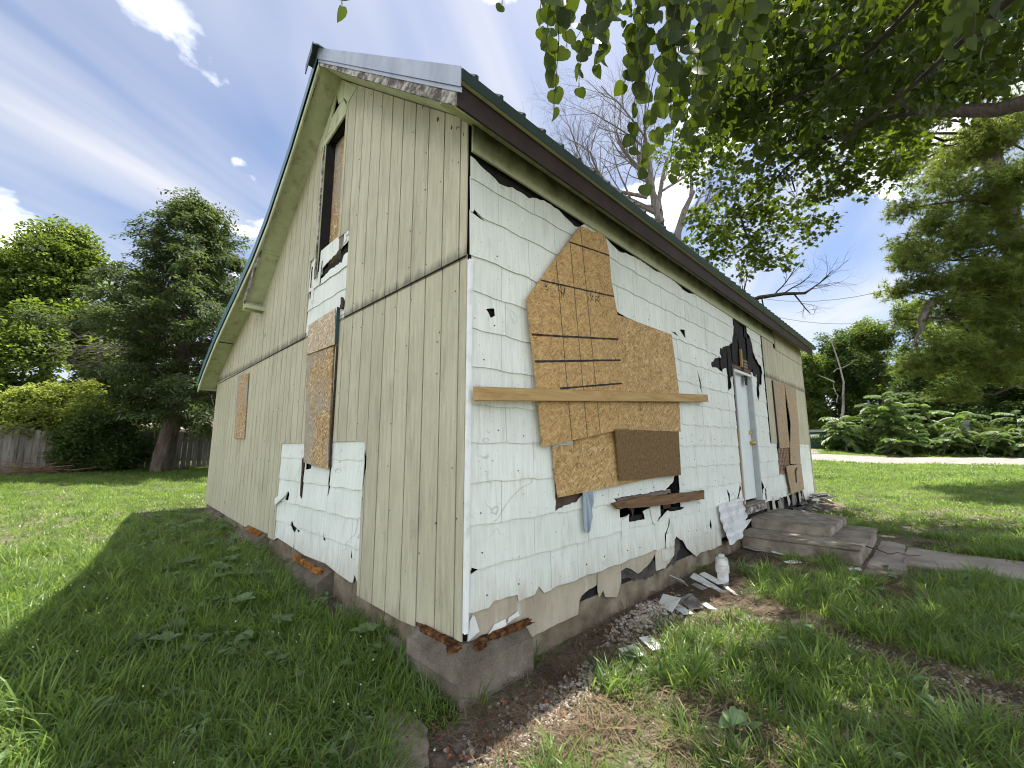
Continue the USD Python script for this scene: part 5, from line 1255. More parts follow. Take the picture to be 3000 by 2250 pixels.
ST2 = field(-0.5, 0, 0.5, 6, 60, rs, lambda x, y: dirt_at(x, y) > 0.25)
lay('straw_litter', STRAW, F_DRY, [ST, ST2], rs, 0.7, 1.3, 'dry grass litter on the bare soil', dz=0.004)
TUFT = [clump(26, 0.05, 0.08, 0.22, 0.004, rs, 0.7, 1.1) for _ in range(2)]
DT = field(0.5, 2.6, -0.40, -0.05, 40, rs, lambda x, y: x > 0)
lay('dead_grass_tufts', TUFT, F_DRY, [DT], rs, 0.6, 1.0, 'dead grass hanging over the bank below the white wall')
STN = []
for _ in range(5):
    m = trimesh.creation.icosphere(1, 1.0)
    v = np.array(m.vertices) * [1, rs.uniform(0.6, 0.95), rs.uniform(0.4, 0.7)]
    v *= 1 + rs.uniform(-0.2, 0.2, (len(v), 1))
    STN.append((v, np.array(m.faces)))
STONE = [noisy('gravel_stone', [(0.3, (0.30, 0.27, 0.23)), (0.7, (0.52, 0.49, 0.44))], 30, rough=0.9, bump=0.3, rnd=0.35), noisy('buff_stone', [(0.3, (0.34, 0.27, 0.19)), (0.7, (0.50, 0.43, 0.33))], 30, rough=0.9, bump=0.3, rnd=0.3)]


def stones(n, cx, cy, sx, sy, rot, smin, smax, rs):
    a = rs.normal(0, 1, (n, 2)) * [sx, sy]
    c, s = math.cos(rot), math.sin(rot)
    return np.c_[cx + a[:, 0] * c - a[:, 1] * s, cy + a[:, 0] * s + a[:, 1] * c], rs.uniform(smin, smax, n)


SP = [stones(900, 1.85, -0.22, 0.30, 0.09, 0.0, 0.008, 0.019, rs), stones(420, 1.1, -0.42, 0.35, 0.07, 0.0, 0.006, 0.015, rs), stones(420, 0.35, -0.46, 0.35, 0.07, 0.1, 0.006, 0.016, rs), stones(260, -0.1, -0.5, 0.2, 0.1, 0.3, 0.005, 0.014, rs),
      stones(420, 2.3, -1.5, 0.16, 0.45, 0.3, 0.006, 0.014, rs), stones(520, 2.0, -2.2, 0.3, 0.4, 0.3, 0.006, 0.016, rs), stones(260, 1.2, -0.95, 0.4, 0.2, 0.0, 0.006, 0.014, rs), stones(120, -0.55, -0.12, 0.1, 0.1, 0.0, 0.003, 0.008, rs)]
XY = np.vstack([s[0] for s in SP]); SS = np.concatenate([s[1] for s in SP])
k = off_house(XY[:, 0], XY[:, 1]) & ~blocked(XY[:, 0], XY[:, 1])
XY, SS = XY[k], SS[k]
mound = 0.06 * np.exp(-((XY[:, 0] - 1.85) / 0.4) ** 2 - ((XY[:, 1] + 0.2) / 0.13) ** 2)
scatter('gravel', STN, [STONE[k % 2] for k in range(5)], np.c_[XY, gh(XY[:, 0], XY[:, 1]) + 0.002 + mound * rs.rand(len(XY))], np.c_[rs.uniform(0, 6.28, (len(XY), 1)), rs.normal(0, 0.4, (len(XY), 2))], SS, rs.randint(0, 5, len(XY)), label='loose pale gravel on the soil by the wall', cat='gravel', kind='stuff')
CR = noisy('brick_crumb', [(0.3, (0.20, 0.06, 0.03)), (0.7, (0.38, 0.15, 0.08))], 30, rough=0.9)
xy = np.c_[rs.uniform(-0.5, 0.4, 40), rs.uniform(-0.62, -0.18, 40)]
xy = xy[~blocked(xy[:, 0], xy[:, 1])]
scatter('brick_crumbs', STN[:2], CR, np.c_[xy, gh(xy[:, 0], xy[:, 1]) + 0.004], np.c_[rs.uniform(0, 6.28, (len(xy), 3))], rs.uniform(0.006, 0.018, len(xy)), rs.randint(0, 2, len(xy)), label='orange brick crumbs in the soil at the corner', cat='rubble', kind='stuff')
for k, (x, y, L, a, lab) in enumerate([(-0.33, -0.36, 0.13, 1.3, 'short brown stick beside the sunken slab'), (2.75, -1.05, 0.4, -0.6, 'thin brown twig lying across the bare soil patch'), (4.3, -0.45, 0.5, -1.0, 'long thin twig lying between the pipe and the steps'), (5.7, -1.55, 0.55, -1.2, 'dark twig leaning off the end of the steps')]):
    z = float(gh(x, y)) + (0.015 if k < 3 else 0.10)
    d = np.array([math.cos(a), math.sin(a), 0.0 if k < 3 else -0.12])
    put('fallen_twig', tube(bent(np.array([x, y, z]) - d * L / 2, np.array([x, y, z]) + d * L / 2, rs, 8, 0.5), np.linspace(0.008, 0.003, 8), 6), BARKD, label=lab, cat='twig', smooth=60)
MOSS = noisy('moss', [(0.3, (0.03, 0.035, 0.006)), (0.7, (0.085, 0.085, 0.014))], 60, rough=0.95, bump=0.8)
mm = trimesh.creation.icosphere(4, 1.0)
v = np.array(mm.vertices); v *= 1 + (meshkit.fbm(v * 6, 4, 2)[:, None] - 0.5) * 0.5
put('moss', (v * [0.16, 0.13, 0.022] + [-0.24, -0.02, 0.004], mm.faces), MOSS, smooth=True, kind='stuff', label='moss on the soil beside the corner block', cat='moss')

# ---------------------------------------------------------------- fence behind the left lawn
FENCEW = noisy('weathered_fence_wood', [(0.3, (0.085, 0.074, 0.062)), (0.5, (0.165, 0.148, 0.125)), (0.75, (0.26, 0.24, 0.21))], 4, stretch=(3, 3, 0.3), rough=0.9, bump=0.4, rnd=0.22)
FN = Thing('picket_fence', 'weathered grey dog-eared board fence across the back of the yard', 'fence', (-2.0, 17.35, 0.8))
rs = np.random.RandomState(33)
x = -9.0
while x < 5.2:
    w = 0.138 + rs.uniform(-0.004, 0.004)
    gap = rs.uniform(0.008, 0.03) if x > -2.6 else rs.uniform(0.002, 0.01)
    h = 1.27 + rs.uniform(-0.02, 0.02) + 0.10 * (x < -2.9)
    z0 = float(gh(x, 17.35)) + rs.uniform(-0.02, 0.02)
    pk = Polygon([(x, z0), (x + w, z0), (x + w, z0 + h - 0.035), (x + w - 0.03, z0 + h), (x + 0.03, z0 + h), (x, z0 + h - 0.035)])
    m = slab(affinity.rotate(pk, rs.normal(0, 0.5)), 0.018)
    put('picket', (np.c_[m[0][:, 0], 17.34 - m[0][:, 2] + rs.uniform(-0.004, 0.004), m[0][:, 1]], m[1]), FENCEW, FN)
    x += w + gap
for zr in (0.28, 0.98):
    put('rail', bx(-9.0, 5.2, 17.342, 17.38, 0.78 + zr, 0.78 + zr + 0.085), FENCEW, FN)
for xx in np.arange(-8.8, 5.2, 2.35):
    put('post', bx(xx, xx + 0.09, 17.381, 17.47, 0.6, 2.0), FENCEW, FN)

# ---------------------------------------------------------------- cedar
def cedar(base, H_, R_, rs):
    T = Thing('cedar_tree', 'tall dark cedar tree standing in front of the board fence left of the house', 'tree', base)
    b = np.array(base)
    tk = [b + [0, 0, -0.2], b + [-0.02, 0, 0.5], b + [0.12, 0.0, 1.6], b + [0.2, -0.1, 3.2], b + [0.15, 0, 6.0], b + [0.2, 0, H_ * 0.97]]
    put('trunk', tube(tk, [0.35, 0.27, 0.25, 0.21, 0.13, 0.02], 14), BARK, T, smooth=60)
    limbs, P, E, S = [], [], [], []
    for k in range(165):
        h = 1.7 + (H_ - 2.0) * (k / 165) ** 0.9
        t = (h - 1.7) / (H_ - 1.7)
        a = k * 2.399 + rs.normal(0, 0.3)
        L = R_ * (0.08 + 1.02 * min(1.0, (1 - t) * 1.4) ** 1.05 - 0.18 * (1 - t) ** 6) * rs.uniform(0.62, 1.15) * (0.62 if (h < 4.2 and math.cos(a) < -0.2) else 1)
        pc = b + np.array([np.interp(h, [0, 1.6, 3.2, 6, H_], [0, .12, .2, .15, .2]), 0, h])
        rise = np.interp(t, [0, 0.3, 0.7, 1], [-0.10, 0.10, 0.35, 0.75])
        d = np.array([math.cos(a), math.sin(a), rise])
        end = pc + d * L + [0, 0, -0.12 * L]
        pl = bent(pc, end, rs, 7, 0.3, -0.10)
        limbs.append(tube(pl, np.linspace(0.045 * (1 - t) + 0.012, 0.006, 7), 5))
        m = int(6 + L * 10)
        for _ in range(m):
            f = rs.rand() ** 0.6
            p = pc + (end - pc) * (0.16 + 0.9 * f)
            P.append(p + rs.normal(0, 0.07 + 0.10 * f, 3) * [1, 1, 0.55]); S.append(rs.uniform(0.75, 1.25)); E.append((a + rs.normal(0, 0.7), rs.normal(0.25, 0.3), rs.normal(0, 0.3)))
    put('limbs', cat(limbs), BARK, T, smooth=60)
    protos = []
    for _ in range(3):
        parts = []
        for k in range(30):      # a spray: short drooping scale shoots along +x
            s = rs.rand(); y = rs.normal(0, 0.10) * (0.4 + s); o = np.array([0.42 * s - 0.12, y, rs.normal(0, 0.035) - 0.14 * s * s])
            L = rs.uniform(0.07, 0.15); an = rs.normal(0, 0.7) + np.sign(y) * 0.5
            d = np.array([math.cos(an), math.sin(an), rs.normal(-0.25, 0.35)]) * L; sd = np.cross(d, [rs.normal(0, .4), rs.normal(0, .4), 1]); sd = sd / np.linalg.norm(sd) * 0.026
            parts.append((np.array([o, o + d * 0.45 + sd, o + d, o + d * 0.45 - sd]), np.array([[0, 1, 2], [0, 2, 3]])))
        protos.append(cat(parts))
    scatter('crown', protos, F_CEDAR, P, E, S, rs.randint(0, 3, len(P)), T)


cedar((0.19, 16.2, 0.76), 9.9, 3.1, np.random.RandomState(41))
rs = np.random.RandomState(42)
# bare dead branch hanging left of the cedar
DB = Thing('dead_branch', 'tangle of bare grey branches hanging between the cedar and the leafy trees', 'branch', (-1.4, 17.6, 4.9))
lb = []
for k in range(26):
    a = np.array([-0.9, 17.5, 5.0]) + rs.normal(0, 0.25, 3)
    b = a + np.array([-rs.uniform(0.8, 2.2), rs.normal(0, 0.4), rs.normal(-0.45, 0.45)])
    pl = bent(a, b, rs, 8, 0.5, -0.08)
    lb.append(tube(pl, np.linspace(0.016, 0.004, 8), 4))
    for j in range(3):
        q = pl[rs.randint(2, 7)]
        lb.append(tube(bent(q, q + np.array([-rs.uniform(0.2, 0.6), rs.normal(0, 0.2), rs.normal(-0.1, 0.25)]), rs, 5, 0.4), np.linspace(0.008, 0.003, 5), 4))
put('branches', cat(lb), DEADW, DB)
# brush lying at the foot of the fence
BR = Thing('brush_pile', 'low pile of cut brown branches lying at the foot of the fence', 'brush', (-2.4, 16.8, 0.8))
lb = []
for k in range(40):
    c = np.array([rs.uniform(-4.6, -1.2), rs.uniform(16.5, 17.0), 0.82 + rs.rand() * 0.16])
    a = rs.normal(0.0, 0.3); L = rs.uniform(0.5, 1.7)
    d = np.array([math.cos(a), math.sin(a) * 0.4, rs.normal(0.02, 0.08)]) * L / 2
    lb.append(tube(bent(c - d, c + d, rs, 6, 0.4), np.linspace(0.018, 0.006, 6), 5))
put('branches', cat(lb), noisy('cut_branches', [(0.3, (0.13, 0.075, 0.045)), (0.7, (0.30, 0.19, 0.12))], 9, rough=0.9), BR)

# ---------------------------------------------------------------- bushes and trees, left side
def leafy(outline, n, rad, size, seed, k=3, flat=0.6, droop=0.3):
    r = np.random.RandomState(seed)
    return [cluster(outline, n, rad, size, r, flat, droop) for _ in range(k)]


CL_T = leafy(DIAM2, 64, 0.55, 0.17, 1, 3)
CL_B = leafy(DIAM2, 60, 0.32, 0.12, 2, 3)
CL_S = leafy(DIAM2, 60, 0.34, 0.10, 3, 3)


def bush(name, label, base, blobs, ncl, fm, protos, seed, size=1.0, group=None, drop=0.28, nst=5):
    r = np.random.RandomState(seed)
    T = Thing(name, label, 'bush', base, group)
    st = []
    for k in range(nst):
        bl = blobs[r.randint(len(blobs))]
        st.append(tube(bent(np.array(base) + [r.normal(0, 0.1), r.normal(0, 0.1), -0.05], np.array(bl[:3]), r, 6, 0.3), np.linspace(0.03, 0.01, 6), 5))
    put('stems', cat(st), BARKG, T, smooth=60)
    P = []
    vol = np.array([np.mean(b[3]) ** 2 for b in blobs]); vol /= vol.sum()
    for b, w in zip(blobs, vol):
        m = int(ncl * w)
        d = r.normal(size=(m, 3)); d /= np.linalg.norm(d, axis=1, keepdims=True)
        q = np.array(b[:3]) + d * np.broadcast_to(b[3], 3) * (0.45 + 0.62 * r.rand(m, 1) ** 0.6)
        P.append(q[meshkit.fbm(q * 1.6, 3, seed) > drop])
    P = np.vstack(P)
    P = P[P[:, 2] > gh(P[:, 0], P[:, 1]) + 0.03]
    scatter('foliage', protos, fm, P, np.c_[r.uniform(0, 6.28, len(P)), r.normal(0, 0.3, (len(P), 2))], size * r.uniform(0.7, 1.25, len(P)), r.randint(0, len(protos), len(P)), T)


rs = np.random.RandomState(51)
bush('bright_bush', 'tall bright yellow-green bush growing behind the fence', (-3.0, 18.5, 0.8), [(-1.9, 18.0, 2.7, 0.6), (-1.4, 18.0, 2.4, 0.5), (-2.6, 18.0, 2.3, 0.7), (-3.3, 18.0, 2.2, 0.7), (-2.9, 18.4, 2.3, 0.75), (-3.6, 18.6, 2.4, 0.7), (-4.4, 18.5, 2.3, 0.8), (-2.3, 18.5, 2.5, 0.6), (-1.7, 18.6, 2.5, 0.55), (-2.75, 18.3, 3.0, 0.5), (-3.9, 18.4, 2.9, 0.45), (-1.9, 18.4, 2.9, 0.38), (-2.45, 18.3, 3.4, 0.3), (-5.2, 18.6, 2.1, 0.8), (-3.3, 18.2, 2.9, 0.4), (-1.3, 18.5, 2.1, 0.6)] + [(-4.6 + 0.42 * k + rs.normal(0, 0.12), 18.1 + rs.normal(0, 0.2), 2.95 + rs.uniform(-0.2, 0.75), rs.uniform(0.16, 0.30)) for k in range(9)], 760, F_BRIGHT, CL_B, 52, 0.95, drop=0.40)
bush('dark_bush', 'dark green bush growing through the fence left of the cedar trunk', (-1.5, 17.0, 0.78), [(-1.3, 16.95, 1.4, 0.62), (-1.9, 17.05, 1.3, 0.5), (-0.9, 17.0, 1.35, 0.55), (-1.9, 16.95, 1.9, 0.5), (-1.1, 16.9, 1.95, 0.5), (-0.45, 17.0, 1.5, 0.42), (-1.6, 16.9, 2.3, 0.45), (-1.9, 17.1, 1.8, 0.35)], 620, F_TREEDARK, CL_S, 53, 0.85)
bush('far_hedge', 'low green hedge behind the neighbouring houses', (2.0, 37, 0.9), [(x, 37 + rs.normal(0, 0.6), 1.8 + rs.uniform(-0.2, 1.0), 1.2) for x in np.linspace(-4, 9, 10)], 420, F_TREE, CL_T, 54, 1.0)
rs = np.random.RandomState(55)
for (x, y, h, r_, lab, fm, n) in [(-7.4, 26, 12.3, 3.0, 'broad leafy tree at the left edge behind the bright bush', F_TREE, 16), (-3.3, 25.5, 11.6, 3.0, 'leafy tree behind the bright bush and the bare branches', F_TREE, 16), (0.0, 29.5, 11.0, 2.6, 'leafy tree filling the gap between the cedar and the leafy trees on the left', F_TREEDARK, 14), (-11.5, 30, 13.5, 3.4, 'tree standing beyond the left edge of the yard', F_TREE, 12), (5.5, 40, 9, 3.2, 'far tree showing under the cedar boughs beyond the white house', F_TREE, 12)]:
    base = (x, y, float(gh(x, y)))
    bl = canopy(x, y, 2.6, h - 0.9, r_, n * 2, rs, (0.8, 1.3))
    blob_tree('leafy_tree', lab, 'tree', base, [np.array(base) + [0, 0, -0.2], np.array(base) + [0.1, 0, 2.0], np.array(base) + [0.0, 0.1, 5.0], np.array(base) + [0.1, 0, h * 0.7]], 0.30, bl, 1250, CL_T, fm, BARKD, 0.9, rs, group=None, twig=6, drop=0.28)

# far houses under the cedar boughs
N1 = Thing('neighbouring_shed', 'low brown-roofed shed behind the fence beside the cedar trunk', 'shed', (1.6, 30.5, 0.9))
put('wall', bx(-0.5, 4.0, 30.5, 34.0, 0.6, 2.55), noisy('shed_wall', [(0.3, (0.16, 0.15, 0.15)), (0.7, (0.24, 0.23, 0.23))], 3, rough=0.9), N1)
put('roof', trimesh.convex.convex_hull(np.array([(x, y, z) for x in (-0.8, 4.3) for y, z in ((30.1, 2.56), (30.1, 2.70), (34.3, 3.3), (34.3, 3.4))])), noisy('shed_roof', [(0.3, (0.24, 0.19, 0.17)), (0.7, (0.36, 0.30, 0.28))], 3, rough=0.9), N1)
put('door', bx(2.9, 3.8, 30.46, 30.5, 0.6, 2.4), noisy('shed_door', [(0.3, (0.10, 0.095, 0.09)), (0.7, (0.14, 0.13, 0.13))], 3, rough=0.8), N1)
N2 = Thing('white_house', 'white far house with a dark low roof at the end of the fence', 'house', (6.0, 33.5, 0.9))
put('wall', bx(4.3, 10.0, 33.0, 38, 0.6, 3.0), noisy('white_wall', [(0.3, (0.66, 0.68, 0.68)), (0.7, (0.76, 0.78, 0.78))], 3, rough=0.8), N2)
put('roof', trimesh.convex.convex_hull(np.array([(x, y, z) for x in (3.9, 10.4) for y, z in ((32.5, 2.98), (32.5, 3.1), (35.5, 4.4), (38.5, 3.0))])), noisy('brown_roof', [(0.3, (0.10, 0.06, 0.045)), (0.7, (0.16, 0.10, 0.08))], 3, rough=0.9), N2)
for xw in (4.7, 5.4):
    w = put('window', bx(xw, xw + 0.45, 32.96, 33.0, 1.6, 2.7), noisy('dark_pane' if xw < 5 else 'dark_pane_b', [(0.3, (0.03, 0.035, 0.04)), (0.7, (0.05, 0.055, 0.06))], 3, rough=0.1, spec=0.6), N2)

# ---------------------------------------------------------------- right side: maple, redbud, pine, dead tree
CL_M = leafy(MAPLE2, 17, 0.34, 0.15, 5, 4, 0.5, 0.35)
rs = np.random.RandomState(61)
MB = [(8.49, 1.72, 9.02, 0.8), (9.35, 1.23, 7.35, 1.05), (10.1, 0.63, 6.70, 1.0), (9.01, 0.59, 8.55, 1.3), (10.09, -0.27, 7.53, 1.2), (8.63, -0.49, 8.69, 1.3), (9.68, -1.35, 7.87, 1.0), (8.87, -1.46, 8.79, 1.3), (10.9, -1.91, 8.1, 0.7), (8.99, -2.37, 9.11, 1.3), (9.22, -3.22, 8.66, 1.1), (9.18, -3.78, 8.2, 0.9), (9.24, -3.62, 9.15, 1.2), (8.28, -1.09, 9.76, 1.4), (8.48, 0.13, 9.83, 1.2), (7.89, 0.46, 11.02, 1.1), (8.63, -2.21, 10.03, 1.3), (8.73, -2.85, 9.26, 1.0),
      (6.4, -2.8, 9.2, 1.5), (5.2, -2.2, 9.4, 1.4), (6.0, -3.6, 8.2, 1.3), (7.2, -4.6, 9.5, 1.5), (4.6, -3.6, 8.8, 1.2), (6.6, -1.2, 10.6, 1.3)]
base = (7.9, -5.6, 0.25)
T = blob_tree('maple_tree', 'leafy maple whose crown hangs over the roof from the right', 'tree', base, [(7.9, -5.6, 0.0), (7.85, -5.5, 1.6), (7.75, -5.2, 3.4), (7.8, -4.7, 5.2), (7.95, -4.2, 6.2)], 0.26, MB, 1900, CL_M, F_MAPLE, BARK, 0.9, rs, twig=9, hollow=0.25, drop=0.36, thin=0.4, hubs=[(8.24, -2.54, 7.41), (8.38, -2.28, 8.23), (8.5, -2.0, 9.8), (8.58, -1.26, 7.87), (8.85, -0.36, 7.73), (9.27, 0.78, 7.14), (8.03, -3.34, 6.78), (8.6, -3.3, 8.2), (8.6, -0.6, 8.9), (8.4, 0.6, 9.2), (7.2, -2.8, 9.0)])
put('main_limb', tube([(7.85, -4.5, 5.6), (7.75, -3.95, 6.35), (7.90, -3.61, 6.66), (8.03, -3.34, 6.78), (8.22, -3.02, 7.08), (8.24, -2.54, 7.41), (8.25, -2.33, 7.72), (8.38, -2.28, 8.23), (8.57, -2.28, 8.9), (8.5, -2.0, 9.8)], [0.16, 0.13, 0.115, 0.105, 0.095, 0.085, 0.075, 0.055, 0.04, 0.02], 10), BARK, T, smooth=60)
put('side_limb', tube([(8.24, -2.5, 7.42), (8.40, -2.1, 7.62), (8.48, -1.85, 7.75), (8.58, -1.26, 7.87), (8.85, -0.36, 7.73), (9.27, 0.78, 7.14)], [0.055, 0.045, 0.04, 0.034, 0.026, 0.012], 8), BARKD, T, smooth=60)

# redbud overhead: trunk out of frame on the right, hanging shoots with single leaves
RB = Thing('redbud_tree', 'redbud whose large heart-shaped leaves hang into the top of the view', 'tree', (1.6, -5.2, 0.05))
rs = np.random.RandomState(62)
put('trunk', tube([(1.6, -5.2, -0.1), (1.62, -5.1, 1.0), (1.75, -4.7, 2.2), (1.95, -4.0, 3.4), (2.2, -3.01, 4.48)], [0.13, 0.11, 0.09, 0.075, 0.05], 10), BARKD, RB, smooth=60)
lims = [([(2.2, -3.01, 4.48), (2.34, -2.86, 4.43), (2.59, -2.54, 4.41), (2.74, -2.23, 4.31), (2.77, -1.8, 4.15)], 0.028), ([(2.1, -3.3, 4.2), (2.17, -2.76, 4.78), (2.15, -2.41, 4.62), (2.42, -2.12, 4.62), (2.62, -1.76, 4.66), (2.53, -1.09, 4.64)], 0.024),
        ([(1.95, -4.0, 3.4), (1.3, -3.0, 4.2), (0.8, -2.2, 4.5), (0.35, -1.5, 4.55), (0.0, -1.1, 4.35), (-0.35, -1.0, 4.0)], 0.022), ([(0.35, -1.5, 4.55), (0.1, -1.2, 4.5), (-0.5, -0.75, 4.2), (-1.15, -0.45, 3.8)], 0.012), ([(1.3, -3.0, 4.2), (1.0, -2.7, 3.9), (0.8, -2.5, 3.6)], 0.010)]
for pl, r in lims:
    put('limb', tube(pl, np.linspace(r, r * 0.4, len(pl)), 8), BARKD, RB, smooth=60)
STR = [((-0.316, -1.063, 3.765), (-0.227, -0.946, 3.149)), ((-0.399, -1.099, 3.654), (-0.349, -1.008, 3.334)), ((-0.284, -1.095, 3.765), (-0.207, -1.026, 3.427)), ((-0.292, -0.969, 3.876), (-0.254, -0.884, 3.641)), ((0.117, -1.139, 4.097), (0.074, -0.933, 3.678)), ((0.136, -1.039, 4.208), (0.099, -0.853, 3.852)), ((0.19, -0.975, 4.319), (0.222, -0.791, 3.662)), ((0.2, -1.34, 3.986), (0.236, -1.107, 3.08)), ((0.201, -1.46, 3.874), (0.225, -1.182, 2.816)), ((0.251, -1.511, 3.874), (0.295, -1.321, 3.13)), ((0.243, -1.62, 3.763), (0.276, -1.453, 3.171)), ((0.246, -1.268, 4.097), (0.261, -1.085, 3.519)), ((0.519, -1.659, 3.984), (0.529, -1.466, 3.382)), ((-1.132, -0.487, 3.546), (-1.104, -0.424, 3.454)), ((-0.387, -0.739, 3.914), (-0.347, -0.697, 3.866)), ((0.817, -2.431, 3.538), (0.907, -2.384, 3.237)), ((0.836, -2.568, 3.427), (0.87, -2.473, 3.164)), ((0.739, -2.471, 3.427), (0.823, -2.435, 3.204)), ((0.672, -1.503, 3.883), (0.597, -1.177, 3.055))]
STR += [((0.0, -1.2, 4.0), (0.02, -1.05, 3.5)), ((0.55, -1.5, 4.1), (0.58, -1.38, 3.55)), ((0.15, -1.5, 3.9), (0.18, -1.36, 3.35)), ((0.33, -1.75, 3.8), (0.37, -1.6, 3.3)), ((0.35, -1.45, 4.0), (0.42, -1.28, 3.35)), ((0.42, -1.60, 3.95), (0.46, -1.42, 3.30)), ((0.10, -1.35, 3.95), (0.12, -1.22, 3.45)), ((0.62, -1.75, 4.0), (0.68, -1.6, 3.5)), ((0.3, -1.0, 4.3), (0.35, -0.9, 3.9))]
lv, lf = leaf_mesh(HEART2, 0.16, 0.22)
lv2, lf2 = leaf_mesh(HEART2, 0.35, 0.5)
shoots = []
for k, (a, b) in enumerate(STR):
    a, b = np.array(a), np.array(b)
    up = a + np.array([0.05, -0.12, 0.25]) if k != 13 else a + np.array([0.0, -0.05, 0.2])
    pl = np.vstack([up, bent(a, b, rs, 7, 0.12)])
    shoots.append(tube(pl, np.linspace(0.004, 0.0015, 8), 5))
    L = np.linalg.norm(b - a)
    nl = max(2, int(L / 0.072))
    for j in range(nl):
        t = (j + 0.6) / nl
        p = a + (b - a) * t
        side = 1 if j % 2 else -1
        view = rs.normal(0, 0.55)
        size = (0.112 - 0.052 * t) * rs.uniform(0.85, 1.15) * (1.15 if L > 0.3 else 0.9)
        yaw = _yaw - math.pi / 2 + view
        R = rotm(yaw, 0, 0) @ rotm(0, side * rs.uniform(0.15, 0.75), 0) @ rotm(0, 0, -math.pi / 2 + rs.normal(0.15, 0.3))
        pet = p + R @ np.array([0, 0.035, 0]) + np.array([_R[0], _R[1], 0]) * side * 0.012
        shoots.append(tube([p, (p + pet) / 2 + [0, 0, 0.004], pet], [0.0014, 0.0012, 0.001], 4))
        V, F = (lv, lf) if rs.rand() < 0.7 else (lv2, lf2)
        put('leaf', ((V * [size * 1.0, size, size]) @ R.T + pet, F), F_REDBUD, RB, smooth=True)
put('shoots', cat(shoots), BARKD, RB, smooth=60)
CL_H = leafy(HEART2, 11, 0.22, 0.085, 7, 3, 0.55, 1.0)
q = []
for (cx, cy, cz, rx, ry, rz, n) in [(2.9, -1.9, 5.1, 1.1, 0.8, 0.45, 90), (3.6, -2.4, 5.3, 0.9, 0.7, 0.4, 60), (2.4, -1.1, 4.85, 0.55, 0.5, 0.4, 40), (1.7, -1.9, 5.0, 0.7, 0.6, 0.30, 40), (2.8, -3.2, 5.0, 1.2, 0.7, 0.4, 60), (3.9, -1.2, 5.6, 0.9, 0.7, 0.4, 40), (1.2, -2.6, 4.9, 0.7, 0.6, 0.3, 36), (1.0, -1.1, 5.2, 0.5, 0.4, 0.25, 16), (3.2, -0.6, 5.6, 0.6, 0.5, 0.3, 20)]:
    q.append(np.array([cx, cy, cz]) + rs.normal(0, 0.55, (n, 3)) * [rx, ry, rz])
q = np.vstack(q)
scatter('crown', CL_H, F_REDBUD, q, np.c_[rs.uniform(0, 6.28, len(q)), rs.normal(0, 0.25, (len(q), 2))], rs.uniform(0.8, 1.2, len(q)), rs.randint(0, 3, len(q)), RB)

# pine at the right edge
PT = Thing('pine_tree', 'large pine with long soft needles at the right edge', 'tree', (20.3, -5.75, 0.4))
rs = np.random.RandomState(63)
ptk = [(20.3, -5.75, 0.2), (20.1, -5.6, 1.12), (19.4, -5.0, 3.6), (18.66, -4.5, 5.99), (18.21, -4.43, 7.85), (17.9, -4.35, 9.4), (17.6, -4.2, 11.4), (17.3, -4.0, 14.5)]
put('trunk', tube(ptk, [0.42, 0.38, 0.35, 0.33, 0.30, 0.26, 0.2, 0.06], 14), BARKG, PT, smooth=60)
put('bent_limb', tube([(18.5, -4.39, 6.2), (17.01, -3.6, 6.23), (16.07, -2.87, 5.95), (15.47, -2.35, 5.65), (15.19, -2.12, 5.15), (15.15, -2.1, 4.9), (15.1, -1.95, 4.6), (14.99, -1.83, 4.3)], [0.15, 0.12, 0.11, 0.10, 0.085, 0.06, 0.04, 0.02], 9), BARKG, PT, smooth=60)
put('bent_limb_fork', tube([(15.19, -2.12, 5.2), (15.4, -2.5, 5.15), (15.6, -2.8, 5.2)], [0.05, 0.045, 0.03], 7), BARKD, PT, smooth=60)
PB = [(17.2, -3.9, 6.9, 1.0), (17.4, -3.8, 8.4, 0.9), (16.9, -3.6, 4.3, 0.9), (17.6, -4.0, 5.6, 0.9), (15.5, -1.7, 6.3, 0.5), (15.7, -2.0, 7.6, 0.6), (15.3, -2.6, 11.2, 0.8), (14.9, -2.0, 11.4, 0.7), (15.6, -3.3, 12.2, 1.0), (14.6, -2.2, 10.6, 0.5), (15.2, -2.34, 10.1, 0.6), (16.2, -3.13, 9.11, 0.9), (16.82, -4.12, 10.79, 1.0), (15.34, -2.19, 8.7, 0.5), (16.45, -3.08, 7.71, 0.9), (17.95, -4.19, 9.26, 1.0), (15.14, -2.31, 6.93, 0.6), (16.25, -3.31, 6.39, 0.9), (15.76, -2.64, 5.4, 0.8), (15.7, -1.81, 5.34, 0.35), (16.88, -3.64, 5.04, 1.0), (15.39, -2.66, 4.13, 0.85), (15.36, -1.88, 3.97, 0.65), (16.18, -3.34, 3.61, 0.85), (15.5, -2.55, 3.09, 0.55), (16.37, -4.09, 6.19, 0.9), (16.16, -4.5, 9.03, 1.0), (17.37, -4.78, 11.35, 1.2), (17.78, -3.67, 10.91, 0.8), (16.2, -4.6, 4.3, 0.8), (16.6, -4.9, 7.4, 0.9), (15.9, -2.7, 8.2, 0.5), (15.6, -2.5, 6.3, 0.5), (20.5, -6.5, 8, 1.5), (20, -3.5, 12, 1.5), (19.5, -6.5, 11, 1.5)]
lb, P, S = [], [], []
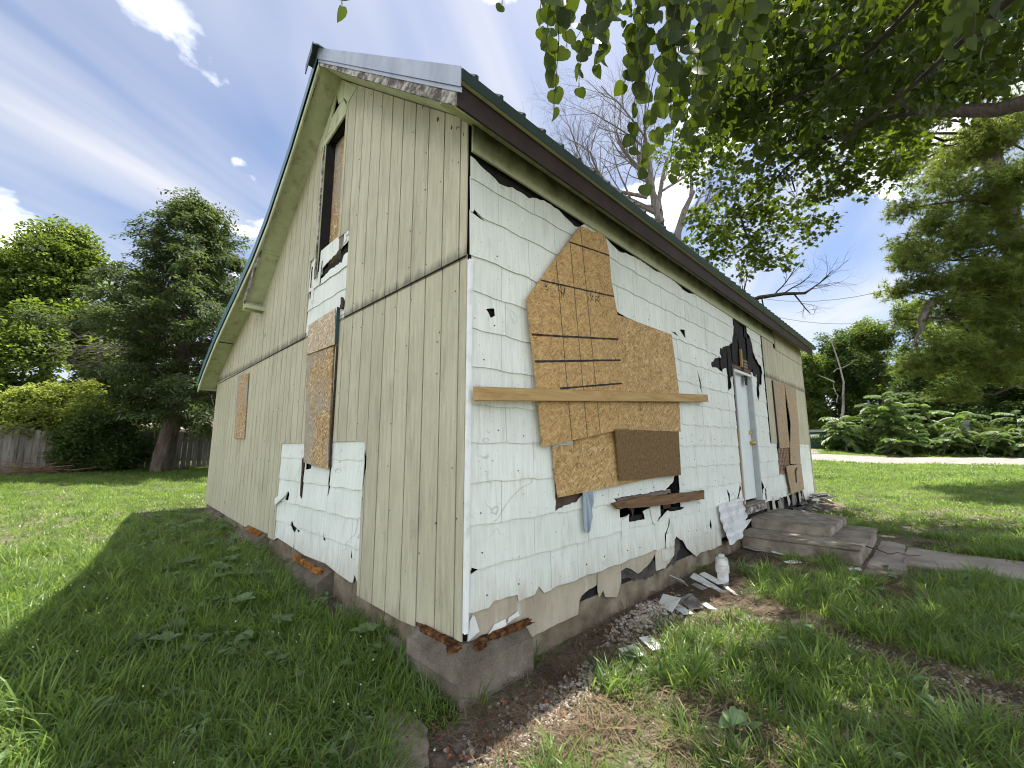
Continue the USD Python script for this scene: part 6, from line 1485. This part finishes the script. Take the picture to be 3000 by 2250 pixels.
for b in PB:
    c = np.array(b[:3])
    k = min(range(len(ptk)), key=lambda i: abs(ptk[i][2] - c[2] - 0.4))
    pl = bent(ptk[k], c, rs, 7, 0.3, 0.06)
    lb.append(tube(pl, np.linspace(0.055, 0.015, 7), 6))
    m = int(150 * b[3] ** 1.8) + 14
    d = rs.normal(size=(m, 3)); d /= np.linalg.norm(d, axis=1, keepdims=True)
    qq = c + d * b[3] * [1, 1, 0.62] * rs.rand(m, 1) ** 0.5
    qq = qq[meshkit.fbm(qq * 2.1, 3, 9) > 0.44]
    P.append(qq)
    for t in qq[::9]:
        lb.append(tube(bent(c, t, rs, 4, 0.3), [0.018, 0.014, 0.01, 0.006], 4))
put('limbs', cat(lb), BARKD, PT, smooth=60)
P = np.vstack(P)
protos = []
for _ in range(3):
    parts = []
    for tuft in range(5):
        o = rs.normal(0, 0.13, 3) * [1, 1, 0.6]; axd = rs.normal(0, 1, 3) + [0, 0, 0.4]; axd /= np.linalg.norm(axd)
        for k in range(15):
            d = axd * rs.uniform(0.2, 1.0) + rs.normal(0, 0.55, 3); d = d / np.linalg.norm(d) * rs.uniform(0.11, 0.19)
            s = np.cross(d, rs.normal(0, 1, 3)); s = s / np.linalg.norm(s) * 0.0085
            parts.append((np.array([o - s, o + s, o + d]), np.array([[0, 1, 2]])))
    protos.append(cat(parts))
scatter('crown', protos, F_PINE, P, np.c_[rs.uniform(0, 6.28, len(P)), rs.normal(0, 0.4, (len(P), 2))], rs.uniform(0.85, 1.35, len(P)), rs.randint(0, 3, len(P)), PT)


# dead tree behind the roof
def grow(p, d, L, r, lev, rs, out, spread=0.55, upw=0.10, kids=(4, 6)):
    n = 6
    pts, dirs = [np.array(p, float)], []
    d = np.array(d, float)
    for k in range(n):
        d = d + rs.normal(0, 0.11, 3) + [0, 0, upw * 0.25]
        d /= np.linalg.norm(d)
        pts.append(pts[-1] + d * L / n); dirs.append(d.copy())
    rad = np.linspace(r, r * 0.45, n + 1)
    out.append(tube(pts, rad, 8 if r > 0.08 else 5 if r > 0.02 else 3))
    if lev == 0:
        return
    for _ in range(rs.randint(*kids)):
        k = rs.randint(2, n + 1)
        s = rs.normal(0, 1, 3); s -= s @ dirs[k - 1] * dirs[k - 1]; s /= np.linalg.norm(s)
        grow(pts[k], dirs[k - 1] + s * spread * rs.uniform(0.7, 1.6), L * rs.uniform(0.5, 0.78), rad[k] * rs.uniform(0.5, 0.72), lev - 1, rs, out, spread, upw, kids)


DT_ = Thing('dead_tree', 'bare dead tree standing behind the metal roof', 'tree', (16.9, 6.3, 0.8))
rs = np.random.RandomState(64)
put('trunk', tube([(16.9, 6.3, 0.6), (16.8, 6.3, 4), (16.7, 6.25, 8), (16.61, 6.21, 10.27), (16.50, 6.1, 11.6)], [0.48, 0.40, 0.34, 0.30, 0.26], 12), BARKG, DT_, smooth=60)
put('stem', tube([(16.75, 6.0, 8.3), (17.0, 5.7, 10.0), (17.1, 5.6, 11.5), (17.3, 5.3, 12.6), (17.6, 4.9, 13.6)], [0.22, 0.20, 0.17, 0.14, 0.08], 10), BARKG, DT_, smooth=60)
out = []
for p, d, L, r in [((16.45, 6.05, 12.0), (-0.5, 0.45, 1.0), 3.4, 0.17), ((16.3, 6.1, 12.4), (-0.85, 0.8, 0.55), 3.8, 0.14), ((16.5, 6.1, 11.7), (-0.95, 0.75, 0.9), 3.4, 0.13), ((17.5, 5.0, 13.4), (0.1, -0.1, 1.0), 2.6, 0.09), ((16.5, 6.1, 11.9), (0.1, 0.1, 1.1), 3.6, 0.15), ((17.1, 5.6, 11.6), (0.5, -0.5, 0.9), 2.6, 0.09), ((16.2, 6.2, 12.8), (-0.6, 0.75, 0.1), 2.8, 0.08), ((15.9, 6.4, 13.2), (-0.9, 0.8, 0.3), 3.2, 0.10), ((16.4, 6.1, 11.2), (-0.7, 0.7, 0.25), 2.6, 0.07), ((16.4, 6.1, 12.6), (-0.25, 0.3, 1.2), 3.8, 0.12)]:
    grow(p, d, L * 1.18, r, 4, rs, out, 0.55, 0.10, (4, 6))
put('limbs', cat(out), BARKG, DT_)
out = []
pl = [(16.9, 5.8, 6.2), (15.6, 4.9, 6.0), (14.53, 4.85, 6.38), (15.4, 3.9, 7.0), (16.77, 2.37, 7.47), (17.1, 1.7, 7.5), (17.48, 0.95, 7.46)]
pl = [(16.9, 5.9, 7.6), (16.6, 4.6, 7.0), (16.6, 3.4, 7.1), (16.77, 2.37, 7.42), (17.1, 1.6, 7.45), (17.48, 0.95, 7.40)]
out.append(tube(pl, [0.13, 0.11, 0.10, 0.085, 0.07, 0.05], 8))
for p, d, L in [((17.48, 0.95, 7.40), (0.4, -0.8, 0.5), 1.3), ((17.4, 1.1, 7.40), (0.2, -0.9, 0.05), 1.1), ((17.0, 1.9, 7.44), (0.3, -0.4, 0.8), 1.3), ((16.8, 2.3, 7.42), (0.0, 0.1, -1.0), 1.1), ((17.3, 1.3, 7.42), (0.1, -0.3, -1.0), 1.0), ((16.6, 3.2, 7.1), (0.2, -0.3, 0.9), 1.6), ((16.6, 3.8, 7.05), (0.0, 0.0, -1), 1.0), ((17.1, 1.6, 7.45), (0.5, -0.5, 0.5), 1.4)]:
    grow(p, d, L, 0.032, 3, rs, out, 0.6, 0.1, (3, 5))
put('low_limb', cat(out), BARKD, DT_)

# ---------------------------------------------------------------- across the road: woods, sumacs, bushes, wires
rs = np.random.RandomState(71)
for k, (x, y, h, r_, lab, fm) in enumerate([(44.5, 6.2, 9.0, 2.8, 'leafy tree at the end of the lane right behind the house corner', F_TREE), (46.5, 3.6, 10.5, 2.8, 'leafy tree standing behind the thin bare snag', F_TREEDARK), (48.0, 1.2, 11.6, 3.0, 'taller leafy tree right of the bare snag', F_TREE), (48.5, -1.6, 12.8, 3.2, 'tall leafy tree left of the pine boughs', F_TREE), (50.0, -5.2, 14.0, 3.6, 'dark tree behind the pine boughs', F_TREEDARK), (48.0, -9.0, 14.0, 3.8, 'dark tree behind the pine trunk at the right edge', F_TREEDARK), (46.0, -12.5, 14, 3.8, 'dark tree beyond the right edge', F_TREEDARK), (55.0, 9.5, 10.5, 4.0, 'far tree behind the end of the lane', F_TREEDARK), (42.5, -5.0, 7.5, 2.4, 'shaded lower tree under the pine boughs', F_TREEDARK), (41.5, -8.2, 7.5, 2.4, 'shaded lower tree at the right edge under the pine', F_TREEDARK), (42.6, -1.6, 7.0, 2.2, 'shaded lower tree behind the tall sumacs', F_TREEDARK)]):
    base = (x, y, float(gh(x, y)))
    h *= 1.12
    bl = canopy(x, y, 1.2, h - 0.8, r_, 34, rs, (0.9, 1.5))
    blob_tree('woodland_tree', lab, 'tree', base, [np.array(base) + [0, 0, -0.2], np.array(base) + [0.1, 0, 2.5], np.array(base) + [0, 0.1, h * 0.7]], 0.24, bl, 720, CL_T, fm, BARKD, 1.05, rs, twig=4, drop=0.33)


def frond(L, n, lw, rs):
    parts = []
    lo, lf = leaf_mesh(LANCE2, 0.3, 0.5)
    t = np.linspace(0, 1, 7)
    sp = np.c_[t * L * 0.95, t * 0, 0.28 * L * t - 0.50 * L * t ** 2]
    parts.append(tube(sp, np.linspace(0.012, 0.004, 7), 3))
    for k in range(n):
        f = 0.18 + 0.82 * (k + 0.5) / n
        p = np.array([f * L * 0.95, 0, 0.28 * L * f - 0.50 * L * f * f])
        for s in (-1, 1):
            R = rotm(0.35 * s * -1 if s > 0 else math.pi + 0.35, 0, 0) @ rotm(0, 0, -0.35 + rs.normal(0, 0.12))
            parts.append(((lo * [lw * 2.2, lw * (1 - 0.35 * abs(f - 0.45)), lw]) @ R.T + p, lf))
    return cat(parts)


rs = np.random.RandomState(72)
FR = [frond(1.15, 11, 0.33, rs) for _ in range(3)]


def sumac(label, x, y, h, n, seed, fl=1.0, stems=1):
    r = np.random.RandomState(seed)
    z = float(gh(x, y))
    T = Thing('sumac', label, 'shrub', (x, y, z), 'sumac shrubs along the far side of the road')
    st, P, E, S = [], [], [], []
    for q in range(stems):
        tx, ty, th = x + r.normal(0, 0.5) * (stems > 1), y + r.normal(0, 0.5) * (stems > 1), h * (1 if q == 0 else r.uniform(0.55, 0.9))
        pl = bent((x, y, z - 0.05), (tx, ty, z + th), r, 7, 0.25)
        st.append(tube(pl, np.linspace(0.05, 0.018, 7), 6))
        for k in range(n):
            f = 1 - 0.55 * (k / n) ** 1.2
            p = pl[0] + (pl[-1] - pl[0]) * f
            P.append(p); E.append((k * 2.4 + r.normal(0, 0.2), -0.35 + 0.55 * (k / n) + r.normal(0, 0.12), r.normal(0, 0.2))); S.append(fl * r.uniform(0.8, 1.15))
    put('stem', cat(st), BARKG, T, smooth=60)
    scatter('fronds', FR, F_SUMAC, P, E, S, r.randint(0, 3, len(P)), T)


for k, (lab, x, y, h, n, st) in enumerate([('tallest sumac shrub with spreading fronds behind the road', 35.2, 0.3, 3.7, 17, 3), ('sumac shrub right of the tallest one', 37.6, -1.5, 3.5, 14, 1), ('yellow-green sumac shrub nearest the dumpster', 33.6, 2.3, 2.2, 13, 3), ('sumac shrub with a flat whorl of fronds left of the grey post', 36.3, -3.0, 2.5, 13, 1), ('sumac shrub at the right edge across the road', 36.6, -5.3, 2.4, 14, 2), ('low sumac shrub below the tallest one', 34.3, -0.6, 1.7, 12, 3), ('low sumac shrub left of the grey post near the road', 34.9, -2.0, 1.5, 12, 3), ('low sumac shrub below the grey post', 35.6, -3.7, 1.4, 12, 3), ('sumac shrub deep in the thicket left of the flat whorl', 37.2, -0.2, 2.8, 13, 2), ('small sumac shrub at the edge of the road below the right edge one', 35.6, -5.0, 1.1, 10, 2), ('sumac shrub beyond the right edge across the road', 36.4, -7.2, 2.3, 13, 2), ('small sumac shrub in the roadside grass below the tallest one', 33.9, 0.5, 0.9, 9, 2)]):
    sumac(lab, x, y, h, n, 300 + k, 1.05 if h > 2 else 0.8, st)
rs = np.random.RandomState(73)
for k, (x, y, r_, lab) in enumerate([(34.6, 1.7, 0.8, 'rounded dark bush below the tallest sumac beside the lane'), (36.6, -1.0, 0.9, 'dark bush between the tall sumacs'), (37.4, -2.6, 0.9, 'leafy bush behind the flat whorl of sumac fronds'), (37.6, -4.6, 1.0, 'leafy bush behind the grey post'), (36.2, -6.3, 0.9, 'leafy bush at the right edge across the road'), (36.0, 3.2, 0.9, 'leafy bush behind the yellow-green sumac'), (38.8, -0.2, 1.2, 'dark bush deep in the thicket behind the sumacs'), (39.6, -3.4, 1.3, 'dark bush deep in the thicket behind the grey post')]):
    z = float(gh(x, y))
    bush('roadside_bush', lab, (x, y, z), [(x + rs.normal(0, r_ * 0.6), y + rs.normal(0, r_ * 0.6), z + r_ * rs.uniform(0.3, 1.2), r_ * rs.uniform(0.5, 0.8)) for _ in range(7)], 230, F_TREE if k in (2, 3, 4, 5) else F_TREEDARK, CL_S, 400 + k, 1.05, 'bushes across the road')
# thin snag, post, dumpster
SN = Thing('snag', 'thin bare snag standing above the trees behind the house corner', 'tree', (39.5, 3.3, 1.2))
out = [tube(bent((39.5, 3.35, 1.1), (39.6, 3.25, 10.2), rs, 10, 0.25), np.linspace(0.14, 0.03, 10), 7)]
for z in (5.0, 5.8, 6.6, 7.4):
    out.append(tube(bent((39.52, 3.3, z), (39.3 + rs.normal(0, 0.5), 3.3 + rs.normal(0, 0.8), z + 0.8), rs, 5, 0.3), np.linspace(0.04, 0.012, 5), 5))
put('stem', cat(out), DEADW, SN)
put('marker_post', cat([bx(36.10, 36.20, -3.40, -3.25, 0.9, 3.05), bx(36.06, 36.10, -3.44, -3.21, 2.35, 3.15)]), noisy('grey_post', [(0.3, (0.15, 0.15, 0.155)), (0.7, (0.22, 0.22, 0.225))], 5, rough=0.8), label='grey upright post standing among the sumacs', cat='post')
DU = Thing('dumpster', 'dark green dumpster standing at the end of the lane behind the house corner', 'dumpster', (35.6, 4.6, 1.3))
DG = noisy('dumpster_green', [(0.3, (0.010, 0.045, 0.036)), (0.7, (0.018, 0.07, 0.055))], 4, rough=0.45)
dz0 = float(gh(35.6, 4.6))
hull = trimesh.convex.convex_hull(np.array([(x, y, z) for x in (34.9, 36.3) for y, z in ((3.75, dz0 + 0.12), (5.6, dz0 + 0.12), (3.55, dz0 + 1.15), (5.8, dz0 + 1.15))]))
put('body', hull, DG, DU)
put('lid', trimesh.convex.convex_hull(np.array([(x, y, z) for y in (3.5, 5.85) for x, z in ((34.85, dz0 + 1.16), (34.85, dz0 + 1.22), (36.35, dz0 + 1.45), (36.35, dz0 + 1.16))])), noisy('black_lid', [(0.3, (0.01, 0.012, 0.012)), (0.7, (0.02, 0.022, 0.022))], 4, rough=0.5), DU)
put('side_pocket', bx(35.3, 35.9, 3.42, 3.62, dz0 + 0.55, dz0 + 0.75), DG, DU)
put('sticker', bx(34.8, 34.815, 3.9, 4.4, dz0 + 0.85, dz0 + 1.05), WHITEMETAL, DU)
# overhead wires
WIRE = noisy('overhead_wire', [(0.3, (0.07, 0.07, 0.075)), (0.7, (0.12, 0.12, 0.125))], 5, rough=0.6)
for k, (a, b, lab) in enumerate([((43.0, 7.5, 14.1), (36.5, -6.0, 12.2), 'highest overhead wire crossing the sky right of the roof'), ((46.5, 4.6, 11.95), (43.5, -9.0, 12.1), 'overhead wire crossing above the thin snag'), ((46.3, 5.6, 8.3), (44.0, -9.0, 8.5), 'pale overhead wire crossing the trees right of the house'), ((46.3, 5.6, 7.2), (43.0, -9.0, 7.6), 'lowest overhead wire crossing the trees right of the house')]):
    a, b = np.array(a), np.array(b)
    d = b - a
    pts = [a + d * t - [0, 0, 1.2 * 4 * (0.25 - (t - 0.5) ** 2) - 1.2] for t in np.linspace(-0.6, 1.6, 24)]
    put('overhead_wire', tube(pts, 0.022, 5), WIRE, label=lab, cat='wire')
